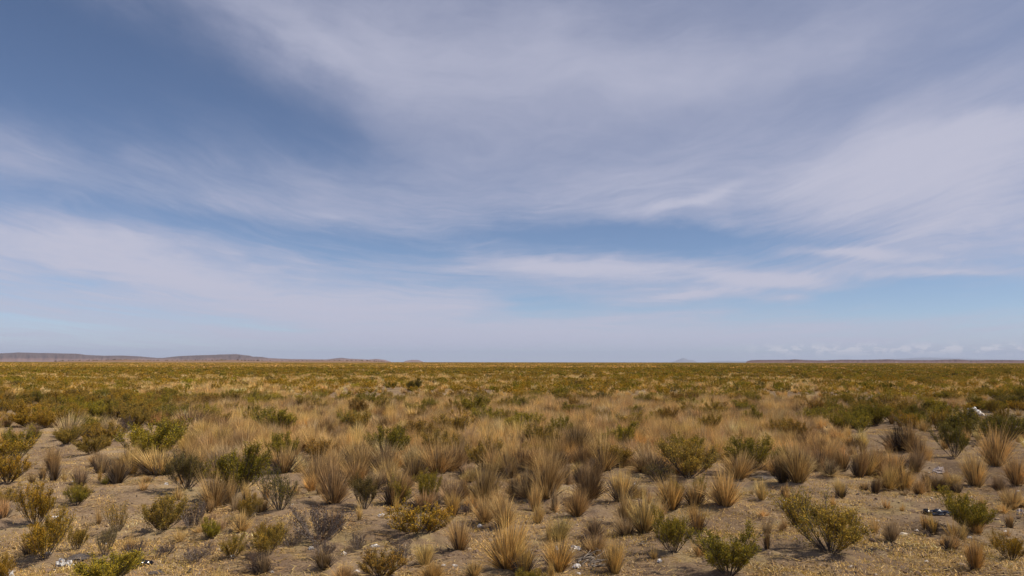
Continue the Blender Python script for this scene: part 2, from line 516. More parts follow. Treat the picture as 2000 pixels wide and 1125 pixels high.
# ------------------------------------------------------------------ plant builders
class Geo:
    def __init__(self):
        self.v, self.f, self.a = [], [], []

    def strip(self, pts, wid, side, age=0.0):
        """Tapered blade along pts, widest at the foot."""
        n = len(pts)
        k = len(self.v)
        for i, p in enumerate(pts):
            w = wid * (1.0 - 0.82 * i / (n - 1)) * 0.5
            if i < n - 1:
                self.v += [p - side * w, p + side * w]
                self.a += [age, age]
            else:
                self.v.append(p)
                self.a.append(age)
        for i in range(n - 2):
            self.f.append((k + 2 * i, k + 2 * i + 1, k + 2 * i + 3, k + 2 * i + 2))
        self.f.append((k + 2 * (n - 2), k + 2 * (n - 2) + 1, k + 2 * (n - 1)))

    def leaf(self, p, d, side, ln, wd, age):
        k = len(self.v)
        mid = p + d * ln * 0.55
        self.v += [p, mid - side * wd * 0.5, p + d * ln, mid + side * wd * 0.5]
        self.f += [(k, k + 1, k + 2, k + 3)]
        self.a += [age] * 4

    def tube(self, pts, r0, r1, n=4):
        k = len(self.v)
        m_ = len(pts)
        for i, p in enumerate(pts):
            t = (pts[min(i + 1, m_ - 1)] - pts[max(i - 1, 0)])
            t = t / (np.linalg.norm(t) + 1e-9)
            u = np.cross(t, [0.3, 0.9, 0.2])
            u /= np.linalg.norm(u) + 1e-9
            w = np.cross(t, u)
            r = r0 + (r1 - r0) * i / (m_ - 1)
            for j in range(n):
                a = 2 * math.pi * j / n
                self.v.append(p + (u * math.cos(a) + w * math.sin(a)) * r)
                self.a.append(0.0)
        for i in range(m_ - 1):
            for j in range(n):
                a, b = k + i * n + j, k + i * n + (j + 1) % n
                self.f.append((a, b, b + n, a + n))

    def mesh(self, name, mat):
        me = mesh_from(name, self.v, self.f, (mat,))
        at_ = me.attributes.new('age', 'FLOAT', 'POINT')
        at_.data.foreach_set('value', np.array(self.a, np.float32))
        return me


def unit(v):
    return v / (np.linalg.norm(v) + 1e-9)


def tussock_geo(seed, n, H=0.5, rb=0.06, flare=0.55, bend=0.6, width=0.007, wild=0.12, seg=4, lean=0.0, locks=34):
    """A bunchgrass clump: hundreds of fine blades in wind-combed locks out of one tight foot, upright in the heart, fanning at the rim."""
    g = np.random.default_rng(seed)
    B = Geo()
    per = max(2, n // locks)
    lop = g.uniform(0, 6.28)
    for l in range(locks):
        q = math.sqrt((l + 0.5) / locks)
        a = l * 2.399963 + g.normal(0, 0.35)
        hl = g.uniform(0.72, 1.10) * (1.0 + 0.14 * math.cos(a - lop)) * (1.04 - 0.20 * q)
        if g.uniform() < 0.12:
            hl *= 1.16
        tilt0 = flare * q * g.uniform(0.75, 1.15) + g.normal(0, wild * 0.6)
        age = float(np.clip(g.normal(0.28, 0.30), 0, 1))
        kl = bend * g.uniform(0.2, 1.3) * (0.2 + q)
        for _ in range(per):
            a1 = a + g.normal(0, 0.22)
            foot = np.array([math.cos(a1) * rb * q, math.sin(a1) * rb * q, -0.01]) + np.append(g.normal(0, rb * 0.12, 2), 0)
            tilt = tilt0 + g.normal(0, wild * 0.55)
            d = unit(np.array([math.sin(tilt) * math.cos(a1) + lean, math.sin(tilt) * math.sin(a1), math.cos(tilt)]))
            L = H * hl * (g.uniform(0.45, 1.06) ** 0.8)
            horiz = np.array([d[0], d[1], 0.0])
            hn = np.linalg.norm(horiz)
            horiz = horiz / hn if hn > 1e-3 else np.array([math.cos(a1), math.sin(a1), 0])
            k = kl * g.uniform(0.6, 1.4)
            pts = []
            for i in range(seg):
                t = i / (seg - 1)
                p = foot + d * L * t + (horiz * 0.30 - np.array([0, 0, 0.20])) * k * L * t * t
                pts.append(p + g.normal(0, 0.005, 3) * t)
            ang = g.uniform(0, math.pi)
            side = unit(np.cross(d, [math.cos(ang), math.sin(ang), 0.15]))
            B.strip(pts, width * g.uniform(0.7, 1.3), side, float(np.clip(age + g.normal(0, 0.12), 0, 1)))
    return B


def thatch_geo(seed, rb, n=70, h=0.13, width=0.008):
    """The dead grey-brown foot of a clump, enlarged to carry its inner shade too."""
    g = np.random.default_rng(seed)
    B = Geo()
    for _ in range(n):
        a = g.uniform(0, 2 * math.pi)
        q = g.uniform(0.35, 1.2)
        foot = np.array([math.cos(a) * rb * q, math.sin(a) * rb * q, -0.012])
        t = g.normal(0.35, 0.35) * q
        d = unit(np.array([math.sin(t) * math.cos(a), math.sin(t) * math.sin(a), math.cos(t)]))
        L = h * g.uniform(0.5, 1.5)
        side = unit(np.cross(d, [math.cos(a + 1.2), math.sin(a + 1.2), 0.1]))
        B.strip([foot, foot + d * L * 0.6, foot + d * L + np.array([math.cos(a), math.sin(a), 0]) * 0.02], width, side)
    return B


def curve(p0, d0, L, up, n, g, wob=0.06):
    pts = [np.array(p0, float)]
    d = np.array(d0, float)
    for _ in range(n):
        d = unit(d + np.array([0, 0, up]) + g.normal(0, wob, 3))
        pts.append(pts[-1] + d * L / n)
    return pts


def shrub_parts(seed, H=0.65, W_=1.0, nb=12, fork=2, twigs=4, leaves=26, leaf=0.036, lw=0.011, bare=0.42, stem=0.008, gold=0.35, thin=False):
    """A resinous steppe shrub: stems fanning out of one root and forking low, each ending in upright tufts of scale leaves.
    Returns [(branch Geo, leaf Geo)] per branch."""
    g = np.random.default_rng(seed)
    out = []
    lop, lopa = g.uniform(0, 6.28), g.uniform(0.10, 0.28)
    for b in range(nb):
        a = b * 2.399963 + g.normal(0, 0.2)
        q = math.sqrt((b + 0.5) / nb)
        tmax = math.atan2(W_ * 0.5, H * 0.50)
        tilt = (0.04 + 0.96 * q) * tmax * g.uniform(0.85, 1.1)
        st, lf = Geo(), Geo()
        root = np.array([math.cos(a) * 0.035 * q, math.sin(a) * 0.035 * q, -0.02])
        bgold = np.clip(g.normal(gold, 0.28), 0, 1)
        leaders = []
        for f in range(fork + 1):
            t2 = min(tilt + (0 if f == 0 else g.normal(-0.06, 0.16)), 1.05 * tmax)
            a2 = a + (0 if f == 0 else g.normal(0, 0.42))
            d = np.array([math.sin(t2) * math.cos(a2), math.sin(t2) * math.sin(a2), math.cos(t2)])
            L = (H * math.cos(t2) ** 0.8 + 0.5 * W_ * math.sin(t2)) * g.uniform(0.66, 1.06) * (1 + lopa * math.cos(a2 - lop) * (0.4 + 0.6 * q))
            if f == 0:
                main = curve(root, d, L, 0.07, 6, g, 0.06)
                st.tube(main, stem, stem * 0.4, 4 if not thin else 3)
            else:
                k0 = int(g.integers(1, 3))
                main = curve(leaders[0][0][k0], unit(d + 0.3 * unit(leaders[0][0][k0 + 1] - leaders[0][0][k0])), L * (1 - k0 / 6.0) * g.uniform(0.85, 1.08), 0.08, 6, g, 0.06)
                st.tube(main, stem * 0.7, stem * 0.3, 3)
            leaders.append((main, L))
        for main, L in leaders:
            for t in range(twigs + 1):
                if t == twigs:
                    s_, dd, tl = 5, unit(main[6] - main[5]), L * 0.20
                else:
                    s_ = int(np.clip(round(6 * (bare + (1 - bare) * g.uniform(0, 0.95))), 1, 5))
                    dv = unit(main[s_ + 1] - main[s_])
                    dd = unit(dv + g.normal(0, 0.36, 3) + np.array([0, 0, 0.25]))
                    tl = L * g.uniform(0.16, 0.34)
                tw = curve(main[s_], dd, tl, 0.20, 3, g, 0.10)
                st.tube(tw, stem * 0.4, stem * 0.2, 3)
                if t < twigs and g.uniform() < 0.14:
                    continue
                tgold = np.clip(bgold + g.normal(0, 0.18), 0, 1)
                for _ in range(leaves):
                    u = g.uniform(0.05, 1.0) * 2.999
                    i = int(u)
                    p = tw[i] + (tw[i + 1] - tw[i]) * (u - i)
                    ax = unit(tw[i + 1] - tw[i])
                    off = g.normal(0, 1, 3)
                    off = unit(off - ax * off.dot(ax))
                    dl = unit(ax * g.uniform(0.2, 1.2) + off * 0.95 + np.array([0, 0, 0.35]))
                    sd = unit(np.cross(dl, g.normal(0, 1, 3)))
                    p = p + off * abs(g.normal(0, 0.026)) * (H / 0.65)
                    lf.leaf(p, dl, sd, leaf * g.uniform(0.6, 1.4), lw * g.uniform(0.7, 1.4), float(np.clip(tgold * (0.2 + 0.8 * (u / 3) ** 2), 0, 1)))
        out.append((st, lf))
    return out


def merge(gs):
    B = Geo()
    for g in gs:
        k = len(B.v)
        B.v += g.v
        B.a += g.a
        B.f += [tuple(i + k for i in f) for f in g.f]
    return B


def extent(v):
    v = np.array(v)
    r = np.hypot(v[:, 0], v[:, 1])
    return 2 * np.quantile(r, 0.96), np.quantile(v[:, 2], 0.975)


# ---- grass clumps: shape -> list of (blade mesh, thatch mesh, width, height)
SHAPES = {
    'up':    dict(n=460, H=0.54, rb=0.055, flare=0.30, bend=0.25, wild=0.08),
    'fan':   dict(n=820, H=0.54, rb=0.060, flare=0.68, bend=0.65, wild=0.18, locks=44),
    'broad': dict(n=900, H=0.52, rb=0.095, flare=0.80, bend=0.80, wild=0.22, locks=52),
    'droop': dict(n=520, H=0.56, rb=0.070, flare=1.05, bend=1.30, wild=0.20, locks=30),
    'lean':  dict(n=480, H=0.56, rb=0.060, flare=0.42, bend=0.40, wild=0.10, lean=0.32),
    'tuft':  dict(n=170, H=0.30, rb=0.035, flare=0.55, bend=0.45, wild=0.16, locks=17),
}
TUS = {}
for si, (sh, kw) in enumerate(SHAPES.items()):
    TUS[sh] = []
    for r_ in range(3):
        bg_ = tussock_geo(100 * si + r_ + 5, **kw)
        w_, h_ = extent(bg_.v)
        TUS[sh].append((bg_.mesh("blades", STRAW[0]), thatch_geo(900 + si * 3 + r_, kw['rb'], n=70 if sh == 'tuft' else 420,
                        h=0.08 if sh == 'tuft' else 0.27).mesh("dead_shade_foot", SHADE_THATCH), w_, h_))

# tones (albedo)
TONE = {
    'gold':  (0.590, 0.395, 0.145), 'straw': (0.610, 0.430, 0.180), 'pale': (0.680, 0.520, 0.290), 'tawny': (0.560, 0.380, 0.172),
    'brown': (0.430, 0.285, 0.132), 'grey': (0.420, 0.305, 0.180), 'dark': (0.220, 0.145, 0.072), 'black': (0.075, 0.052, 0.038), 'orange': (0.500, 0.300, 0.105),
    'lime':  (0.245, 0.220, 0.034), 'green': (0.205, 0.184, 0.035), 'olive': (0.252, 0.194, 0.050), 'deep': (0.130, 0.122, 0.030),
    'golden': (0.290, 0.205, 0.036), 'rust': (0.225, 0.155, 0.045), 'dusky': (0.140, 0.122, 0.052),
}


def tone_of(name, g, amt=0.12):
    c = np.array(TONE[name]) * (1 + g.normal(0, amt)) * (1 + g.normal(0, amt * 0.18, 3))
    return tuple(np.clip(c, 0.012, 0.7))


KIN = random.Random(5)
GR = np.random.default_rng(77)
TAKEN = []                       # (x, y, r) of what stands already


def grass_clump(x, y, w, h, shape, tone, label=None, group=None, name="grass_tussock", cat="grass tussock", lean=0.0):
    bl, th, w0, h0 = KIN.choice(TUS[shape])
    root = link(name, None, loc=(x, y, float(ground_z(x, y)) - 0.01))
    root.empty_display_size = 0.1
    sx, sz = w / w0, h / h0
    root.scale = (sx, sx, sz)
    yaw = KIN.uniform(0, 6.28) if shape != 'lean' else (0.0 if lean >= 0 else math.pi) + KIN.uniform(-0.4, 0.4)
    root.rotation_euler = (0, 0, yaw)
    b = link("blades", bl, root)
    b.color = (*tone_of(tone, GR), 1)
    b['kind'] = 'stuff'
    link("dead_shade_foot", th, root)['kind'] = 'stuff'
    tag(root, label, cat, group)
    TAKEN.append((x, y, w * 0.38))
    return root


# ---- shrubs: shape -> list of ([(branch mesh, leaf mesh)], width, height)
BUSH = {
    'dome':  dict(H=0.58, W_=1.10, nb=20, fork=2, twigs=7, leaves=34, bare=0.16, gold=0.32, leaf=0.032, lw=0.012),
    'vase':  dict(H=0.68, W_=1.15, nb=20, fork=2, twigs=6, leaves=30, bare=0.38, gold=0.38, stem=0.008),
    'loose': dict(H=0.60, W_=0.95, nb=17, fork=2, twigs=6, leaves=28, bare=0.26, gold=0.42),
    'low':   dict(H=0.34, W_=1.0, nb=18, fork=2, twigs=5, leaves=22, bare=0.22, gold=0.45, leaf=0.032),
    'broom': dict(H=0.62, W_=0.66, nb=16, fork=2, twigs=3, leaves=13, bare=0.30, gold=0.12, lw=0.009, stem=0.007),
}


def bush_protos(shape, mat, seeds):
    o = []
    for s_ in seeds:
        parts = shrub_parts(s_, **BUSH[shape])
        w_, h_ = extent(sum((l.v for _, l in parts), []))
        o.append(([(a.mesh("branch", BARK), b.mesh("foliage", mat)) for a, b in parts], w_, h_,
                  merge([a for a, _ in parts]).mesh("stems", BARK), merge([b for _, b in parts]).mesh("foliage", mat)))
    return o


BUSHES = {sh: bush_protos(sh, LEAF[0], (31 + 7 * i, 62 + 7 * i, 95 + 7 * i)) for i, sh in enumerate(BUSH)}
HEATH = []
for s_ in (3, 4):
    parts = shrub_parts(s_, H=0.26, W_=0.75, nb=18, fork=2, twigs=5, leaves=9, leaf=0.022, lw=0.008, bare=0.15, stem=0.005, gold=0.0, thin=True)
    w_, h_ = extent(sum((l.v for l, _ in parts), []))
    HEATH.append((merge([a for a, _ in parts]).mesh("twigs", GREY_TWIG), merge([b for _, b in parts]).mesh("foliage", LEAF[0]), w_, h_))


def shrub(x, y, w, h, shape, tone, label=None, group=None, detailed=False, name="steppe_shrub", cat="shrub"):
    parts, w0, h0, stems, leaves = KIN.choice(BUSHES[shape])
    root = link(name, None, loc=(x, y, float(ground_z(x, y)) - 0.01))
    root.scale = (w / w0, w / w0, h / h0)
    root.rotation_euler = (0, 0, KIN.uniform(0, 6.28))
    c = (*tone_of(tone, GR, 0.07), 1)
    if detailed:
        for a, b in parts:
            br = link("branch", a, root)
            fo = link("foliage", b, br)
            fo.color = c
            fo['kind'] = 'stuff'
    else:
        link("stems", stems, root)['kind'] = 'stuff'
        fo = link("foliage", leaves, root)
        fo.color = c
        fo['kind'] = 'stuff'
    tag(root, label, cat, group)
    TAKEN.append((x, y, w * 0.42))
    return root


def dead_brush(x, y, w, h, label=None, group=None, tone='dusky'):
    tw, lf, w0, h0 = KIN.choice(HEATH)
    root = link("dead_brush", None, loc=(x, y, float(ground_z(x, y)) - 0.01))
    root.scale = (w / w0, w / w0, h / h0)
    root.rotation_euler = (0, 0, KIN.uniform(0, 6.28))
    link("twigs", tw, root)['kind'] = 'stuff'
    f = link("foliage", lf, root)
    f.color = (*[c * 0.9 for c in (0.115, 0.085, 0.070)], 1)
    f['kind'] = 'stuff'
    tag(root, label, "dry brush", group)
    TAKEN.append((x, y, w * 0.4))
    return root


def size(px_w, px_h, y):
    return px_w / FPX * y, px_h / FPX * y

# ------------------------------------------------------------------ shrubs one can point to
# bearing and foot read off the photograph, then width and height there; shape, tone, label
for (px_, py_, r_) in ((1905, 812, 1.2), (1905, 826, 0.7), (1950, 822, 1.0), (1990, 850, 1.2), (1985, 835, 0.8), (1345, 958, 0.45), (1462, 946, 0.5), (1018, 872, 0.7)):
    TAKEN.append((*at(px_, py_), r_))        # open soil: the rubble, and what stays in plain view

SHRUBS = [
    (1622, 1088, 168, 108, 'vase', 'olive', 'largest olive shrub standing alone on bare soil with fanned dark stems'),
    (1893, 1037, 96, 76, 'dome', 'green', 'green dome shrub behind the black plastic bag'),
    (1424, 1142, 152, 84, 'loose', 'green', 'upright green sprigs of the shrub cut by the lower picture edge'),
    (1316, 1086, 84, 78, 'loose', 'green', 'leaning green shrub between straw clumps and the bare clearing'),
    (1345, 937, 124, 72, 'vase', 'olive', 'bare-stemmed green shrub, left one of the open vase-shaped pair'),
    (1462, 926, 104, 70, 'vase', 'green', 'bare-stemmed green shrub, right one of the open vase-shaped pair'),
    (1288, 946, 70, 42, 'broom', 'dusky', 'small dark olive bush crouching at the foot of the vase-shaped pair'),
    (1864, 898, 62, 66, 'vase', 'deep', 'narrow dark shrub flaring from a blackish foot beside pale flat soil'),
    (1890, 862, 92, 52, 'dome', 'deep', 'wide very dark green shrub below the white rubble'),
    (1962, 872, 104, 54, 'dome', 'deep', 'dark green shrub at the right edge behind the tall straw clumps'),
    (1686, 815, 42, 36, 'dome', 'deep', 'dark round shrub beside a reddish grass clump at mid distance'),
    (1796, 822, 60, 32, 'dome', 'deep', 'first of two dark low shrubs near the reddish grass clump'),
    (1838, 818, 40, 32, 'dome', 'green', 'second of two dark low shrubs, the one nearer the white rubble'),
    (1604, 830, 80, 34, 'dome', 'green', 'mid green shrub at the right end of the grass band'),
    (1513, 906, 46, 36, 'loose', 'green', 'small bright shrub half hidden behind the big dark-sided clump'),
    (1197, 922, 84, 50, 'loose', 'olive', 'olive shrub overgrown by tawny grass before the vase-shaped pair'),
    (1030, 918, 66, 38, 'loose', 'olive', 'olive shrub overgrown by tawny grass below the isolated bright shrub'),
    (1018, 856, 80, 42, 'dome', 'lime', 'bright green domed shrub alone in the middle of the grass band'),
    (810, 882, 92, 44, 'dome', 'rust', 'rust-tinged olive shrub amid tawny grass near the middle'),
    (622, 906, 68, 40, 'loose', 'rust', 'rust-tinged olive shrub amid grass, the smaller one'),
    (540, 858, 84, 48, 'dome', 'green', 'mid green shrub rising at the left end of the grass band'),
    (922, 813, 72, 40, 'dome', 'green', 'green shrub with reddish side at the far rim of the grass band'),
    (1172, 791, 46, 24, 'dome', 'deep', 'dark green shrub at the far rim beside pale stones'),
    (1120, 816, 62, 26, 'loose', 'green', 'bright tufted shrub just inside the far rim of the grass'),
    (808, 764, 34, 24, 'dome', 'deep', 'near-black round shrub alone beyond the sandy gaps'),
    (666, 791, 38, 28, 'dome', 'lime', 'bright lime shrub at the near end of the sandy gaps'),
    (718, 800, 56, 32, 'dome', 'green', 'dark olive shrub beside golden grass at the sandy gaps'),
    (466, 976, 120, 92, 'dome', 'green', 'big bright green shrub behind the tallest straw-brown clump'),
    (364, 962, 86, 72, 'vase', 'dusky', 'dark twiggy shrub beside the big bright green shrub'),
    (292, 908, 122, 76, 'dome', 'lime', 'broad lime green shrub beyond the sandy hollow'),
    (32, 906, 60, 66, 'loose', 'green', 'upright green shrub near the left edge above the bare hollow'),
    (14, 953, 76, 52, 'low', 'golden', 'golden-topped low shrub cut by the left edge'),
    (70, 1032, 82, 82, 'loose', 'golden', 'gold-tipped open shrub left of the bare foreground soil'),
    (88, 1098, 88, 92, 'loose', 'golden', 'tall gold-tipped shrub leaning by the small ash mound'),
    (152, 1076, 42, 46, 'loose', 'olive', 'small olive shrub between the two leaning gold-tipped ones and the reeds'),
    (230, 1034, 54, 56, 'broom', 'golden', 'narrow gold-topped shrub with purple stems on bare soil'),
    (318, 1040, 96, 66, 'dome', 'olive', 'rounded olive shrub beside a grey leafless one in the left foreground'),
    (412, 1061, 38, 38, 'dome', 'lime', 'small lime cushion shrub alone on pale litter'),
    (455, 1091, 56, 42, 'loose', 'olive', 'loose olive shrub just below the small lime cushion'),
    (206, 1150, 140, 62, 'dome', 'lime', 'bright yellow-green shrub cut by the lower picture edge'),
    (2, 1134, 36, 50, 'dome', 'golden', 'small golden shrub in the lower left corner'),
    (545, 1022, 82, 82, 'broom', 'deep', 'dark vase-shaped broom shrub with near-bare stems on pale soil'),
    (525, 1070, 52, 40, 'dome', 'golden', 'low yellow cushion shrub below the dark broom shrub'),
    (712, 1017, 58, 66, 'vase', 'dusky', 'grey twiggy shrub between brown clumps in the centre left'),
    (782, 1002, 46, 52, 'loose', 'lime', 'lime sprigs growing out of the leaning brown clump'),
    (834, 1000, 48, 66, 'loose', 'green', 'upright green shrub beside the leaning brown clump'),
    (822, 1050, 128, 54, 'low', 'golden', 'low spreading yellow-green shrub on the bare centre soil'),
    (744, 1136, 96, 48, 'low', 'rust', 'low reddish-olive shrub at the bottom edge below centre'),
    (345, 826, 80, 36, 'dome', 'deep', 'dark shrub mass where the left thicket meets the grass band'),
    (1460, 812, 56, 26, 'dome', 'green', 'flat green shrub at the far right rim of the grass band'),
    (270, 822, 74, 36, 'dome', 'olive', 'olive shrub in the left thicket just above the pale straw fan'),
    (176, 866, 44, 32, 'dome', 'golden', 'small yellow-olive shrub touching the pale straw fan'),
    (130, 880, 58, 34, 'dome', 'olive', 'olive shrub growing under the pale straw fan'),
    (213, 1056, 32, 36, 'broom', 'dusky', 'thin dusky shrub with bare twigs just below the gold-topped one'),
    (205, 1094, 44, 50, 'broom', 'dusky', 'bare spiky bush of brown stalks before the bright yellow-green shrub'),
]
for (px, py, w, h, sh, tn, lab) in SHRUBS:
    X, Y = at(px, py)
    ww, hh = size(w, h * 0.93, Y)
    shrub(X, Y, ww, hh, sh, tn, lab, 'shrubs standing apart', detailed=py > 850)

BRUSH = [
    (626, 1060, 124, 62, 'wide purple-grey mat of dry twigs below the big brown clump'),
    (783, 1096, 42, 28, 'small purple-grey cushion of twigs near the bottom centre'),
    (698, 1070, 38, 34, 'greyish brown twig cushion beside a white scrap'),
    (375, 1037, 56, 46, 'grey leafless bush tucked against the rounded olive shrub'),
    (322, 1084, 46, 22, 'first of two flat brown twig mats on the bare left foreground'),
    (385, 1090, 58, 26, 'second of two flat brown twig mats, the longer one'),
    (262, 1088, 42, 26, 'flat brown twig mat above the black plastic scrap'),
    (498, 1112, 40, 36, 'dark twig cushion beside a little brown clump'),
    (635, 1085, 52, 26, 'loose brown twig cushion with a white scrap at its foot'),
    (775, 1068, 40, 14, 'thin line of grey twigs beyond the small cushion'),
    (243, 850, 34, 30, 'purple-grey dry bush between straw clump and lime shrub'),
    (910, 1006, 40, 22, 'dusky twigs under the grey-brown clump at the centre'),
    (570, 1068, 40, 26, 'dark twigs at the tip of the wide purple-grey mat'),
    (1290, 935, 46, 34, 'dark leafless twigs leaning beside the vase-shaped pair'),
    (1150, 1066, 44, 24, 'grey dead twigs around the drooping pale clump'),
]
for (px, py, w, h, lab) in BRUSH:
    X, Y = at(px, py)
    dead_brush(X, Y, *size(w, h, Y), lab, 'dry brush cushions')

